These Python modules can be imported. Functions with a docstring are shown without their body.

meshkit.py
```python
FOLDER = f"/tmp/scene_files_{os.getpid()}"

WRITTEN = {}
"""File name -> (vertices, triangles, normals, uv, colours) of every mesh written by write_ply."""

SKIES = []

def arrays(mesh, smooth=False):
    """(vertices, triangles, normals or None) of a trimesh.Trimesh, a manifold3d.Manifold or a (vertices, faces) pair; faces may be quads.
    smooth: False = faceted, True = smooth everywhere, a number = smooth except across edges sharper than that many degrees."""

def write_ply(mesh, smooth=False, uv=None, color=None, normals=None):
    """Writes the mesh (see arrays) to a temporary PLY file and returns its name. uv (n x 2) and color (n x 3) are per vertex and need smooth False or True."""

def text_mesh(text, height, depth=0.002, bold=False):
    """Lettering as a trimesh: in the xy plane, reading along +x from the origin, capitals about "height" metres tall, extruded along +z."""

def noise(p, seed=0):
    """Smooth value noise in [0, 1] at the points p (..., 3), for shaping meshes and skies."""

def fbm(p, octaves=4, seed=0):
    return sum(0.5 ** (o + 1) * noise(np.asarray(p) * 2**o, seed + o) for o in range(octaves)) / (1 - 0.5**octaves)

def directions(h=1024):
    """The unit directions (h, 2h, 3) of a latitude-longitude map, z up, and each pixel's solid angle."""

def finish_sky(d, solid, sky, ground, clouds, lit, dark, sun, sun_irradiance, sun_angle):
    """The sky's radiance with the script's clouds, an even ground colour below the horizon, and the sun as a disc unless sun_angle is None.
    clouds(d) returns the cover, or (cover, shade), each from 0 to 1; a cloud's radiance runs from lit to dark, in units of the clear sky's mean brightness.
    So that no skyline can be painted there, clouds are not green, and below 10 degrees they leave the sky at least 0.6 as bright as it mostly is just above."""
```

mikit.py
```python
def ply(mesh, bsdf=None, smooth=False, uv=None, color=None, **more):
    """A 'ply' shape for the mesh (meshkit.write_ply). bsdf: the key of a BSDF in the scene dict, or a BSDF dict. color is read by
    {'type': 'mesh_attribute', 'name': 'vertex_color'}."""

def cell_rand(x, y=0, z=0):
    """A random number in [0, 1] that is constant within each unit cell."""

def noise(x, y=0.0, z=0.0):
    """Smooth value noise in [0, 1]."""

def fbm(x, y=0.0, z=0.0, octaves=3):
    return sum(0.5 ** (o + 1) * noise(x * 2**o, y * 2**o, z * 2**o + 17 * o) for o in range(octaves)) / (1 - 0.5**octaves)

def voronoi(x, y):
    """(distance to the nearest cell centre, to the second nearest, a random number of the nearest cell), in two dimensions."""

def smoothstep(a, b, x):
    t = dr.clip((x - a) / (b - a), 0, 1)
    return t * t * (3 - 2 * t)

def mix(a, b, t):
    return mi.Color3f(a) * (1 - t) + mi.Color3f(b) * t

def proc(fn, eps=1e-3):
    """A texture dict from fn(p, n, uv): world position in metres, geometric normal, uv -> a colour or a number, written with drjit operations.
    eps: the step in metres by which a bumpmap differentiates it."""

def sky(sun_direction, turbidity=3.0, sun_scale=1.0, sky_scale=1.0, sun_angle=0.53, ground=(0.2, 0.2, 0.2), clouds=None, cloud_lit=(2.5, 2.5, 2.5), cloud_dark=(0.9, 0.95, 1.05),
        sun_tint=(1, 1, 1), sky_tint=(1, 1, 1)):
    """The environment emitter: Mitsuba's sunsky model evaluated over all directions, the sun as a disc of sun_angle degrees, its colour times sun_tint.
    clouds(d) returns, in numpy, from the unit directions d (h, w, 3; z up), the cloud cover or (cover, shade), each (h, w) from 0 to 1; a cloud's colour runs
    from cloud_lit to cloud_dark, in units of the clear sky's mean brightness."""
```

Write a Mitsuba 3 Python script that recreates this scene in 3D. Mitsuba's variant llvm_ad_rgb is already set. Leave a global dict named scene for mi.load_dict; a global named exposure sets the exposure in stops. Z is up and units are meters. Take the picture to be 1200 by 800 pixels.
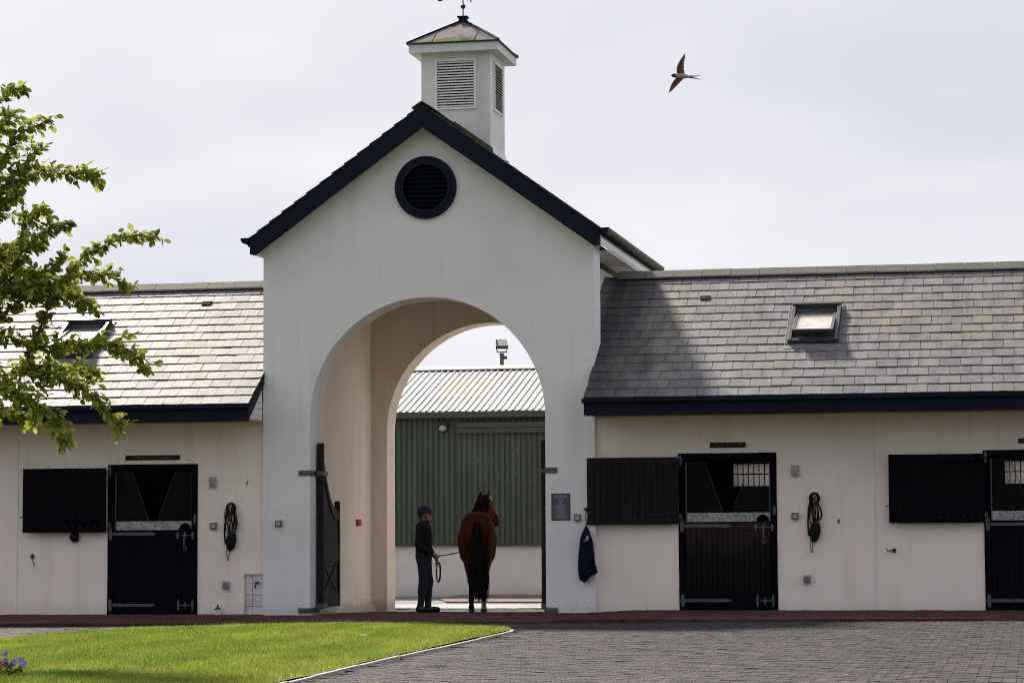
import math, random
import numpy as np, trimesh, drjit as dr, mitsuba as mi
import mikit, meshkit
from mikit import proc, noise, fbm, cell_rand, smoothstep, mix, voronoi
from shapely.geometry import Polygon, Point, box as sbox, LineString
from shapely import affinity
from shapely.ops import unary_union

scene, labels = {}, {}
T = mi.ScalarTransform4f
rng = np.random.default_rng(7)
random.seed(7)

# ---------------------------------------------------------------- camera, sky, exposure
exposure = 2.3
CAM = np.array([9.0719, -37.7552, 1.1462])
FW = np.array([-0.199952, 0.976742, 0.077428])
UP = np.array([0.020274, -0.074882, 0.996986])
scene['camera'] = {'type': 'perspective', 'fov': 22.85, 'fov_axis': 'x', 'near_clip': 0.5, 'far_clip': 6000.0,
                   'to_world': T().look_at(origin=CAM.tolist(), target=(CAM + FW * 10).tolist(), up=UP.tolist())}


def cloud_cover(d):
    q = d / np.maximum(d[..., 2:3] + 0.22, 0.05)
    n = meshkit.fbm(q * np.array([1.5, 1.5, 1.0]) + 3.1, 5, seed=4)
    toward = 0.5 + 0.5 * (d @ SUN)          # thin cloud glows around the sun and is bluer away from it
    shade = np.clip(0.20 + 0.56 * (1 - toward) + 1.0 * (n - 0.5) + 0.10 * np.clip(1 - d[..., 2] / 0.22, 0, 1), 0, 1)
    return np.full(d.shape[:2], 0.97), shade


SUN = np.array([-0.665, 0.84, 1.0]) / np.linalg.norm([-0.665, 0.84, 1.0])
scene['sky'] = mikit.sky(SUN.tolist(), turbidity=3, sun_scale=1.65, sun_angle=6.0, ground=(0.08, 0.08, 0.075), clouds=cloud_cover,
                         cloud_lit=(2.48, 2.43, 2.48), cloud_dark=(1.00, 1.09, 1.40), sun_tint=(0.90, 1.0, 1.17))

# ---------------------------------------------------------------- helpers


def ext_y(poly, y0, y1):
    """polygon in (x, z) swept from y0 to y1"""
    ms = []
    for g in getattr(poly, 'geoms', [poly]):
        m = trimesh.creation.extrude_polygon(g, y1 - y0, engine='earcut')
        v = np.array(m.vertices)
        ms.append(trimesh.Trimesh(np.stack([v[:, 0], y0 + v[:, 2], v[:, 1]], 1), np.array(m.faces)[:, ::-1], process=False))
    return trimesh.util.concatenate(ms)


def ext_x(poly, x0, x1):
    """polygon in (y, z) swept from x0 to x1"""
    ms = []
    for g in getattr(poly, 'geoms', [poly]):
        m = trimesh.creation.extrude_polygon(g, x1 - x0, engine='earcut')
        v = np.array(m.vertices)
        ms.append(trimesh.Trimesh(np.stack([x0 + v[:, 2], v[:, 0], v[:, 1]], 1), np.array(m.faces), process=False))
    return trimesh.util.concatenate(ms)


def ext_z(poly, z0, z1):
    ms = []
    for g in getattr(poly, 'geoms', [poly]):
        m = trimesh.creation.extrude_polygon(g, z1 - z0, engine='earcut')
        m.apply_translation([0, 0, z0])
        ms.append(m)
    return trimesh.util.concatenate(ms)


def bx(x0, x1, y0, y1, z0, z1, c=0.0):
    """box, with chamfered edges when c > 0"""
    if c <= 0:
        m = trimesh.creation.box(extents=[x1 - x0, y1 - y0, z1 - z0])
    else:
        pts = []
        hx, hy, hz = (x1 - x0) / 2, (y1 - y0) / 2, (z1 - z0) / 2
        c = min(c, hx * 0.9, hy * 0.9, hz * 0.9)
        for sx in (-1, 1):
            for sy in (-1, 1):
                for sz in (-1, 1):
                    pts += [[sx * hx, sy * (hy - c), sz * (hz - c)], [sx * (hx - c), sy * hy, sz * (hz - c)], [sx * (hx - c), sy * (hy - c), sz * hz]]
        m = trimesh.convex.convex_hull(np.array(pts))
    m.apply_translation([(x0 + x1) / 2, (y0 + y1) / 2, (z0 + z1) / 2])
    return m


def cat(*ms):
    ms = [m for m in (ms[0] if len(ms) == 1 and isinstance(ms[0], list) else ms)]
    return trimesh.util.concatenate([trimesh.Trimesh(np.array(m.vertices), np.array(m.faces), process=False) for m in ms])


def tube(pts, r, sides=7, caps=True):
    p = np.asarray(pts, float)
    n = len(p)
    r = np.broadcast_to(np.asarray(r, float), (n,))
    t = np.gradient(p, axis=0)
    t /= np.linalg.norm(t, axis=1, keepdims=True) + 1e-12
    ref = np.array([0, 0, 1.0]) if abs(t[0][2]) < 0.9 else np.array([1.0, 0, 0])
    a0 = np.cross(t[0], ref)
    a0 /= np.linalg.norm(a0)
    A = [a0]
    for i in range(1, n):
        a = A[-1] - t[i] * (A[-1] @ t[i])
        nn = np.linalg.norm(a)
        A.append(a / nn if nn > 1e-9 else A[-1])
    A = np.array(A)
    B = np.cross(t, A)
    ang = np.arange(sides) * 2 * np.pi / sides
    v = p[:, None] + r[:, None, None] * (np.cos(ang)[None, :, None] * A[:, None] + np.sin(ang)[None, :, None] * B[:, None])
    i, j = np.meshgrid(np.arange(n - 1), np.arange(sides), indexing='ij')
    q = np.stack([i * sides + j, i * sides + (j + 1) % sides, (i + 1) * sides + (j + 1) % sides, (i + 1) * sides + j], -1).reshape(-1, 4)
    f = np.vstack([q[:, [0, 1, 2]], q[:, [0, 2, 3]]])
    v = v.reshape(-1, 3)
    if caps:
        v = np.vstack([v, p[0], p[-1]])
        k = n * sides
        jj = np.arange(sides)
        f = np.vstack([f, np.stack([np.full(sides, k), (jj + 1) % sides, jj], 1), np.stack([np.full(sides, k + 1), (n - 1) * sides + jj, (n - 1) * sides + (jj + 1) % sides], 1)])
    return trimesh.Trimesh(v, f, process=False)


def curve(pts, n=40):
    """smooth curve through the points"""
    from scipy.interpolate import CubicSpline
    p = np.asarray(pts, float)
    s = np.r_[0, np.cumsum(np.linalg.norm(np.diff(p, axis=0), axis=1) + 1e-9)]
    return CubicSpline(s, p)(np.linspace(0, s[-1], n))


def cyl_y(x, z, r, y0, y1, n=16):
    m = trimesh.creation.cylinder(radius=r, height=abs(y1 - y0), sections=n)
    m.apply_transform(trimesh.transformations.rotation_matrix(math.pi / 2, [1, 0, 0]))
    m.apply_translation([x, (y0 + y1) / 2, z])
    return m


def cyl_z(x, y, r, z0, z1, n=16):
    m = trimesh.creation.cylinder(radius=r, height=z1 - z0, sections=n)
    m.apply_translation([x, y, (z0 + z1) / 2])
    return m


def ball(x, y, z, r, s=2):
    m = trimesh.creation.icosphere(s, r)
    m.apply_translation([x, y, z])
    return m


def scatter(v, f, M):
    """one mesh of the copies of (v, f) under the 4 x 4 matrices M"""
    M = np.asarray(M)
    V = np.einsum('nij,vj->nvi', M[:, :3, :3], v) + M[:, None, :3, 3]
    F = f[None] + (np.arange(len(M)) * len(v))[:, None, None]
    return trimesh.Trimesh(V.reshape(-1, 3), F.reshape(-1, 3), process=False)


def key_for(key):
    if key not in scene and not any(k.startswith(key + '__') for k in scene) and key not in labels:
        return key
    n = 1
    while True:
        k = f'{key}_{n:03d}'
        if k not in scene and k not in labels and not any(s.startswith(k + '__') for s in scene):
            return k
        n += 1


COUNT = {}


def part_key(key):
    """like key_for, for long runs of pieces"""
    n = COUNT.get(key, -1) + 1
    COUNT[key] = n
    return key if n == 0 else f'{key}_{n:03d}'


def add(key, mesh, bsdf, smooth=False, stuff=False, label=None, **kw):
    key = part_key(key)
    assert key not in scene, key
    scene[key] = mikit.ply(mesh, bsdf, smooth=smooth, **kw)
    if stuff:
        labels[key] = {'kind': 'stuff'}
    if label:
        labels.setdefault(key, {})['label'] = label
    return key


def copy(key, shape, M, bsdf=None):
    key = part_key(key)
    d = dict(shape)
    d['to_world'] = T(np.asarray(M, float).tolist()) if not isinstance(M, T) else M
    if bsdf:
        d['bsdf'] = {'type': 'ref', 'id': bsdf}
    scene[key] = d
    return key


def thing(key, label, category, group=None):
    k = key_for(key)
    labels[k] = {'label': label, 'category': category}
    if group:
        labels[k]['group'] = group
    return k


def struct(key, mesh, bsdf, smooth=False, kind='structure', label=None, **kw):
    scene[key] = mikit.ply(mesh, bsdf, smooth=smooth, **kw)
    labels[key] = {'kind': kind}
    if label:
        labels[key]['label'] = label
    return key


def M4(loc=(0, 0, 0), R=None, s=(1, 1, 1)):
    m = np.eye(4)
    m[:3, :3] = (np.eye(3) if R is None else R) @ np.diag(s)
    m[:3, 3] = loc
    return m


def rot(axis, deg):
    return trimesh.transformations.rotation_matrix(math.radians(deg), axis)[:3, :3]


# ---------------------------------------------------------------- materials


def mat(name, color, rough=0.6, spec=0.5, bump=None, bump_scale=1.0, two=True, **more):
    d = {'type': 'principled', 'roughness': rough, 'specular': spec, **more}
    d['base_color'] = {'type': 'rgb', 'value': list(color)} if isinstance(color, (tuple, list)) else proc(color)
    if bump is not None:
        d = {'type': 'bumpmap', 'arbitrary': proc(bump, eps=2e-3), 'scale': bump_scale, 'bsdf': d}
    if two:
        d = {'type': 'twosided', 'bsdf': d}
    scene[name] = d
    return name


def wall_fn(warm):
    k = mi.Color3f(warm)
    return lambda p, n, uv: wall_base(p) * k


def wall_base(p):
    a = fbm(p.x * 0.9, p.y * 0.9, p.z * 0.9, 4)
    s = fbm(p.x * 5, p.y * 5, p.z * 0.35 + 7, 3)
    b = fbm(p.x * 14, p.y * 14, p.z * 14, 2)
    c = mix((0.66, 0.66, 0.66), (0.585, 0.585, 0.58), smoothstep(0.45, 0.8, a) * 0.75)
    c = mix(c, (0.50, 0.475, 0.44), smoothstep(0.58, 0.85, s) * 0.45)
    c = mix(c, (0.69, 0.67, 0.64), b * 0.3)
    st = smoothstep(0.62, 0.78, fbm(p.x * 11 + 3, p.y * 11, p.z * 0.5, 3)) * smoothstep(0.35, 0.7, fbm(p.x * 1.1, p.y, p.z * 0.8 + 9, 3))
    c = mix(c, (0.48, 0.47, 0.455), st * 0.22)
    ca = dr.abs(fbm(p.x * 1.6 + 2, p.y * 1.6, p.z * 1.6, 5) - 0.5)
    c = mix(c, (0.40, 0.385, 0.37), smoothstep(0.0045, 0.0, ca) * smoothstep(0.55, 0.75, noise(p.x * 0.9, p.y, p.z * 0.9 + 4)) * 0.22)
    sp = smoothstep(0.86, 0.90, noise(p.x * 26, p.y * 26, p.z * 26)) * smoothstep(0.55, 0.75, noise(p.x * 2.1, p.y, p.z * 2.1))
    c = mix(c, (0.40, 0.38, 0.37), sp * 0.2)
    low = smoothstep(0.30, 0.02, p.z + 0.12 * fbm(p.x * 3.0, p.y * 3, 0.0, 3))
    c = mix(c, (0.48, 0.44, 0.41), low * 0.5)
    sc = smoothstep(0.80, 0.86, noise(p.x * 16, p.y * 16, p.z * 55)) * smoothstep(0.24, 0.10, p.z) * smoothstep(0.45, 0.65, fbm(p.x * 1.7, p.y, 2.0, 2))
    return mix(c, (0.16, 0.14, 0.13), sc * 0.7)


def wall_bump(p, n, uv):
    return 0.006 * fbm(p.x * 22, p.y * 22, p.z * 22, 3) + 0.016 * noise(p.x * 1.8, p.y * 1.8, p.z * 1.8)


mat('painted_render', wall_fn((1.0, 1.0, 1.005)), 0.9, 0.25, wall_bump, 1.0)
mat('wing_render', wall_fn((1.19, 1.075, 0.98)), 0.9, 0.25, wall_bump, 1.0)


def passage_color(p, n, uv):
    a = fbm(p.x * 1.3, p.y * 1.3, p.z * 0.8, 4)
    s = fbm(p.x * 6, p.y * 6, p.z * 0.4, 3)
    c = mix((0.82, 0.725, 0.63), (0.72, 0.635, 0.55), smoothstep(0.4, 0.8, a) * 0.8)
    c = mix(c, (0.56, 0.47, 0.39), smoothstep(0.55, 0.85, s) * 0.3)
    low = smoothstep(0.22, 0.0, p.z + 0.1 * fbm(p.x * 4.0, p.y * 4, 0.0, 2))
    return mix(c, (0.36, 0.30, 0.26), low * 0.7)


mat('passage_render', passage_color, 0.9, 0.2, wall_bump, 1.0)


def slate_fn(lo, hi, seed, lichen):
    def fn(p, n, uv):
        a = fbm(p.x * 7 + seed, p.y * 2.2, p.z * 2.2, 3)
        g = fbm(p.x * 22 + seed, p.y * 4, p.z * 4, 3)
        c = mix(lo, hi, smoothstep(0.25, 0.75, a))
        w = smoothstep(0.5, 0.8, fbm(p.x * 3.1, p.y * 1.4 + seed, p.z * 1.4, 3) * 0.7 + 0.45 * g)
        c = mix(c, (0.19, 0.185, 0.185), w * 0.4)
        c = mix(c, (0.20, 0.175, 0.105), smoothstep(0.50, 0.74, 0.5 * fbm(p.x * 1.1 + 5, p.y * 0.7, p.z * 0.7, 3) + 0.5 * fbm(p.x * 9 + seed, p.y * 1.6, p.z * 1.6, 3)) * lichen)
        damp_and_shade = smoothstep(3.75, 2.75, p.x + 1.3 * (fbm(p.x * 5, p.y * 0.8, p.z * 0.8, 3) - 0.5)) * smoothstep(2.4, 2.6, p.x)  # damp streaks plus the gatehouse's shade, both darkened into the slate colour
        c = mix(c, (0.022, 0.024, 0.027), damp_and_shade * 0.7)
        return mix(c, (0.05, 0.05, 0.05), smoothstep(0.60, 0.82, fbm(p.x * 6 + 50, p.y * 1.3, p.z * 1.3, 3)) * 0.45)
    return fn


SLATES = []
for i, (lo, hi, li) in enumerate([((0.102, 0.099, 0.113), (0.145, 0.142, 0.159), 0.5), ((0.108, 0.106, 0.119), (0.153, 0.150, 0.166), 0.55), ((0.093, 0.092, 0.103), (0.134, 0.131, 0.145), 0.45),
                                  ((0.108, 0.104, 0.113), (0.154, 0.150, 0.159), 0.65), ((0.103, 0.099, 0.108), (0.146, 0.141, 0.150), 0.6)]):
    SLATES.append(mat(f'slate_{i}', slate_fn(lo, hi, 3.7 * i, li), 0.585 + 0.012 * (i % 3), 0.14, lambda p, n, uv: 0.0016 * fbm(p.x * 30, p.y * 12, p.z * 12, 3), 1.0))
mat('roof_felt', (0.02, 0.02, 0.02), 0.9, 0.1)
mat('ridge_clay', lambda p, n, uv: mix(mix((0.10, 0.092, 0.088), (0.16, 0.145, 0.135), fbm(p.x * 3, p.y * 9, p.z * 9, 3)), (0.13, 0.125, 0.05), smoothstep(0.55, 0.8, fbm(p.x * 5, p.y * 8, p.z * 8, 3)) * 0.6), 0.75, 0.4)
mat('navy_paint', lambda p, n, uv: mix((0.0025, 0.004, 0.015), (0.004, 0.006, 0.019), fbm(p.x * 3, p.y * 3, p.z * 3, 3)), 0.5, 0.13)
mat('door_paint', lambda p, n, uv: mix((0.0022, 0.0022, 0.0045), (0.004, 0.004, 0.007), fbm(p.x * 12, p.y * 12, p.z * 1.0, 3)), 0.6, 0.04,
    lambda p, n, uv: 0.0012 * fbm(p.x * 90, p.y * 90, p.z * 4, 2), 1.0)


def worn_fn(p, n, uv):
    g = fbm(p.x * 30, p.y * 30, p.z * 1.5, 3)
    w = smoothstep(0.70, 1.45, p.z + 0.5 * (fbm(p.x * 3.2, 0.0, p.z * 3.2, 3) - 0.5) + 0.3 * (g - 0.5))
    return mix((0.0025, 0.0025, 0.0045), mix((0.020, 0.013, 0.011), (0.034, 0.021, 0.016), g), w)


mat('gate_paint', lambda p, n, uv: mix((0.006, 0.006, 0.008), (0.012, 0.011, 0.014), fbm(p.x * 8, p.y * 8, p.z * 1.2, 3)), 0.6, 0.2)
mat('worn_door_paint', worn_fn, 0.6, 0.12, lambda p, n, uv: 0.0015 * fbm(p.x * 90, p.y * 90, p.z * 4, 2), 1.0)
mat('worn_shutter_paint', lambda p, n, uv: mix((0.004, 0.0035, 0.006), (0.009, 0.0065, 0.008), smoothstep(0.3, 0.8, fbm(p.x * 20, p.y * 20, p.z * 1.2, 3))), 0.55, 0.15)
mat('galvanised', lambda p, n, uv: mix((0.060, 0.063, 0.072), (0.125, 0.130, 0.140), fbm(p.x * 40, p.y * 40, p.z * 40, 3)), 0.5, 0.5, metallic=0.75)
mat('galvanised_plate', lambda p, n, uv: mix((0.17, 0.17, 0.175), (0.36, 0.36, 0.37), smoothstep(0.3, 0.75, voronoi(p.x * 38 + p.z * 20, p.z * 45)[2] * 0.6 + 0.4 * fbm(p.x * 8, p.z * 8, 0.0, 3))), 0.42, 0.5, metallic=0.55)
mat('wire', (0.045, 0.045, 0.048), 0.5, 0.5, metallic=0.5)
mat('dark_steel', (0.03, 0.03, 0.034), 0.5, 0.5, metallic=0.3)
mat('white_paint', lambda p, n, uv: mix((0.74, 0.74, 0.74), (0.55, 0.56, 0.54), smoothstep(0.45, 0.85, fbm(p.x * 5, p.y * 5, p.z * 2, 4)) * 0.7), 0.55, 0.4)
mat('soffit_paint', lambda p, n, uv: mix((0.66, 0.66, 0.67), (0.50, 0.50, 0.51), fbm(p.x * 4, p.y * 4, p.z * 4, 3)), 0.7, 0.3)
mat('soffit_dark', (0.34, 0.19, 0.12), 0.8, 0.2)
mat('black_plastic', (0.012, 0.012, 0.013), 0.45, 0.5)
mat('grey_plastic', (0.27, 0.285, 0.29), 0.5, 0.5)
mat('dark_grey_plastic', (0.10, 0.115, 0.115), 0.5, 0.5)
mat('blue_plastic', (0.13, 0.155, 0.20), 0.45, 0.5)
mat('red_plastic', (0.35, 0.015, 0.012), 0.4, 0.5)
mat('gold_letter', (0.075, 0.062, 0.030), 0.5, 0.5)
mat('plate_black', (0.004, 0.004, 0.003), 0.5, 0.1)
mat('interior_wall', lambda p, n, uv: mix((0.14, 0.115, 0.085), (0.09, 0.075, 0.058), fbm(p.x * 2, p.y * 2, p.z * 2, 3)), 0.95, 0.1)
mat('interior_floor', (0.06, 0.045, 0.03), 0.95, 0.1)
mat('tile_white', lambda p, n, uv: mix((0.64, 0.62, 0.63), (0.46, 0.43, 0.43), smoothstep(0.3, 0.9, fbm(p.x * 6, p.y * 6, p.z * 6, 3)) * smoothstep(0.6, 0.0, p.z)), 0.3, 0.5)
mat('grout', (0.20, 0.17, 0.18), 0.9, 0.1)


def paver_color(p, n, uv):
    ci = dr.floor(p.y / 0.105)
    odd = ci - 2 * dr.floor(ci / 2)
    cj = dr.floor((p.x + odd * 0.105) / 0.21)
    r = cell_rand(ci + 500, cj + 900)
    c = mix((0.0145, 0.0118, 0.0158), (0.026, 0.0212, 0.028), r)
    c = mix(c, (0.032, 0.025, 0.028), smoothstep(0.72, 0.95, cell_rand(ci + 77, cj + 313)) * 0.8)
    g = fbm(p.x * 60, p.y * 60, 0.0, 2)
    c = c * (0.75 + 0.5 * g) * (0.72 + 0.56 * fbm(p.x * 0.35, p.y * 0.22, 6.0, 3))
    st = smoothstep(0.55, 0.8, fbm(p.x * 0.8, p.y * 0.5, 3.0, 4))
    c = mix(c, (0.017, 0.0155, 0.0165), st * 0.6)
    straw = smoothstep(0.80, 0.86, noise(p.x * 22, p.y * 6, 5.0)) * smoothstep(0.45, 0.7, fbm(p.x * 1.3, p.y * 0.9, 9.0, 3))
    return mix(c, (0.095, 0.075, 0.052), straw * 0.6)


mat('paver', paver_color, 0.8, 0.25)
mat('joint_sand', lambda p, n, uv: mix((0.028, 0.026, 0.025), (0.045, 0.040, 0.037), fbm(p.x * 8, p.y * 8, 0.0, 3)), 0.95, 0.1)


def red_color(p, n, uv):
    ci = dr.floor(p.y / 0.105)
    odd = ci - 2 * dr.floor(ci / 2)
    cj = dr.floor((p.x + odd * 0.105) / 0.21)
    r = cell_rand(ci + 300, cj + 400)
    c = mix((0.040, 0.014, 0.015), (0.070, 0.022, 0.022), r)
    w = smoothstep(0.4, 0.75, fbm(p.x * 0.9, p.y * 1.6, 1.0, 4))
    return mix(c, (0.058, 0.043, 0.047), w * 0.6) * (0.8 + 0.4 * noise(p.x * 50, p.y * 50, 0.0))


mat('red_paver', red_color, 0.85, 0.2)
mat('concrete', lambda p, n, uv: mix((0.260, 0.254, 0.248), (0.186, 0.180, 0.177), smoothstep(0.3, 0.8, fbm(p.x * 0.8, p.y * 0.8, 0.0, 4))), 0.85, 0.3)
mat('blue_grey_ground', lambda p, n, uv: mix((0.11, 0.115, 0.125), (0.15, 0.155, 0.165), fbm(p.x * 2, p.y * 2, 0.0, 4)), 0.85, 0.3)
mat('brown_brick', lambda p, n, uv: mix((0.098, 0.071, 0.066), (0.135, 0.098, 0.090), fbm(p.x * 6, p.y * 2, 0.0, 4)), 0.85, 0.3)
mat('kerb_concrete', lambda p, n, uv: mix((0.375, 0.360, 0.330), (0.255, 0.240, 0.217), fbm(p.x * 9, p.y * 3, p.z * 9, 3)), 0.85, 0.3)
mat('far_ground', lambda p, n, uv: mix((0.05, 0.065, 0.03), (0.085, 0.095, 0.045), fbm(p.x * 0.2, p.y * 0.2, 0.0, 4)), 0.95, 0.1)
mat('turf_soil', lambda p, n, uv: mix((0.11, 0.14, 0.026), (0.15, 0.165, 0.04), fbm(p.x * 4, p.y * 2, 0.0, 3)), 0.95, 0.1)


def grass_color(p, n, uv):
    a = fbm(p.x * 1.1, p.y * 0.55, 2.0, 4)
    b = cell_rand(p.x * 70, p.y * 70)
    c = mix((0.135, 0.200, 0.028), (0.230, 0.275, 0.050), smoothstep(0.3, 0.72, a))
    dry = smoothstep(0.60, 0.80, fbm(p.x * 2.3 + 7, p.y * 1.2, 4.0, 4))
    c = mix(c, (0.26, 0.235, 0.07), dry * 0.55)
    clo = smoothstep(0.66, 0.74, fbm(p.x * 3.1, p.y * 1.9 + 3, 8.0, 3))
    c = mix(c, (0.07, 0.135, 0.024), clo * 0.6)
    c = c * (0.92 + 0.16 * smoothstep(-0.3, 0.3, dr.sin((p.x + 0.1 * p.y) * 5.7)))
    c = mix(c, (0.33, 0.31, 0.095), smoothstep(0.74, 1.0, b) * 0.55)
    return mix(c, (0.09, 0.145, 0.020), smoothstep(0.28, 0.0, b) * 0.6)


scene['grass_blade'] = {'type': 'principledthin', 'base_color': proc(grass_color), 'roughness': 0.6, 'diff_trans': 1.0, 'spec_trans': 0.0}
LEAVES = []
for i, (c0, c1) in enumerate([((0.20, 0.24, 0.040), (0.30, 0.335, 0.062)), ((0.26, 0.29, 0.055), (0.38, 0.40, 0.095)), ((0.075, 0.11, 0.021), (0.12, 0.16, 0.029)), ((0.22, 0.22, 0.05), (0.27, 0.22, 0.07))]):
    scene[f'leaf_{i}'] = {'type': 'principledthin', 'roughness': 0.45, 'diff_trans': 1.0, 'spec_trans': 0.0,
                          'base_color': proc((lambda a, b: lambda p, n, uv: mix(a, b, noise(p.x * 9, p.y * 9, p.z * 9)))(c0, c1))}
    LEAVES.append(f'leaf_{i}')
mat('bark', lambda p, n, uv: mix((0.045, 0.037, 0.03), (0.10, 0.085, 0.07), fbm(p.x * 25, p.y * 25, p.z * 6, 3)), 0.9, 0.2)
mat('petal', lambda p, n, uv: mix((0.16, 0.07, 0.42), (0.42, 0.30, 0.70), noise(p.x * 60, p.y * 60, p.z * 60)), 0.6, 0.3)
mat('petal_dark', (0.10, 0.02, 0.20), 0.6, 0.3)
mat('petal_orange', (0.45, 0.13, 0.04), 0.6, 0.3)
mat('clad_green', lambda p, n, uv: mix(mix((0.047, 0.066, 0.045), (0.066, 0.086, 0.062), fbm(p.x * 2, p.y * 2, p.z * 0.6, 3)), (0.10, 0.11, 0.09), smoothstep(0.55, 0.8, fbm(p.x * 5, 0.0, p.z * 0.5, 3)) * smoothstep(1.9, 1.0, p.z) * 0.7) * (0.82 + 0.36 * noise(p.x * 9, 0.0, p.z * 0.5)), 0.6, 0.4)
mat('clad_trim', (0.050, 0.060, 0.050), 0.55, 0.4)
mat('streak_white', (0.22, 0.23, 0.21), 0.8, 0.2)
mat('roof_metal', lambda p, n, uv: mix((0.304, 0.300, 0.304), (0.238, 0.234, 0.234), smoothstep(0.45, 0.8, fbm(p.x * 2, p.y * 1.2, p.z, 4))), 0.55, 0.4)
mat('roof_sheet_yellow', lambda p, n, uv: mix((0.370, 0.350, 0.290), (0.317, 0.284, 0.198), fbm(p.x * 4, p.y * 4, p.z, 3)), 0.5, 0.4)
mat('shed_render', lambda p, n, uv: mix(mix((0.70, 0.68, 0.65), (0.60, 0.575, 0.54), fbm(p.x * 1.5, p.y, p.z * 1.5, 4)), (0.38, 0.34, 0.31), smoothstep(0.30, -0.1, p.z + 0.2 * fbm(p.x * 3, 0.0, p.z * 3, 3)) * 0.6), 0.9, 0.2)
mat('lamp_glass', (0.35, 0.36, 0.36), 0.2, 0.6)
mat('navy_cloth', (0.003, 0.005, 0.017), 0.85, 0.12)
mat('black_leather', (0.005, 0.0045, 0.005), 0.55, 0.15)
mat('rope', (0.028, 0.024, 0.022), 0.8, 0.2)
mat('brass', (0.16, 0.12, 0.07), 0.5, 0.4, metallic=0.5)
mat('jacket', lambda p, n, uv: mix((0.010, 0.011, 0.015), (0.017, 0.018, 0.024), fbm(p.x * 30, p.y * 30, p.z * 14, 3)), 0.85, 0.2)
mat('trousers', lambda p, n, uv: mix((0.020, 0.021, 0.032), (0.030, 0.031, 0.045), fbm(p.x * 30, p.y * 30, p.z * 14, 3)), 0.85, 0.2)
mat('boot_leather', (0.018, 0.012, 0.010), 0.45, 0.4)
mat('helmet_navy', (0.012, 0.014, 0.035), 0.6, 0.4)
mat('skin', (0.38, 0.19, 0.13), 0.6, 0.35)
mat('hair_dark', (0.03, 0.02, 0.014), 0.6, 0.3)
scene['horse_coat'] = {'type': 'principled', 'base_color': {'type': 'mesh_attribute', 'name': 'vertex_color'}, 'roughness': 0.75, 'specular': 0.06}
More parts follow.
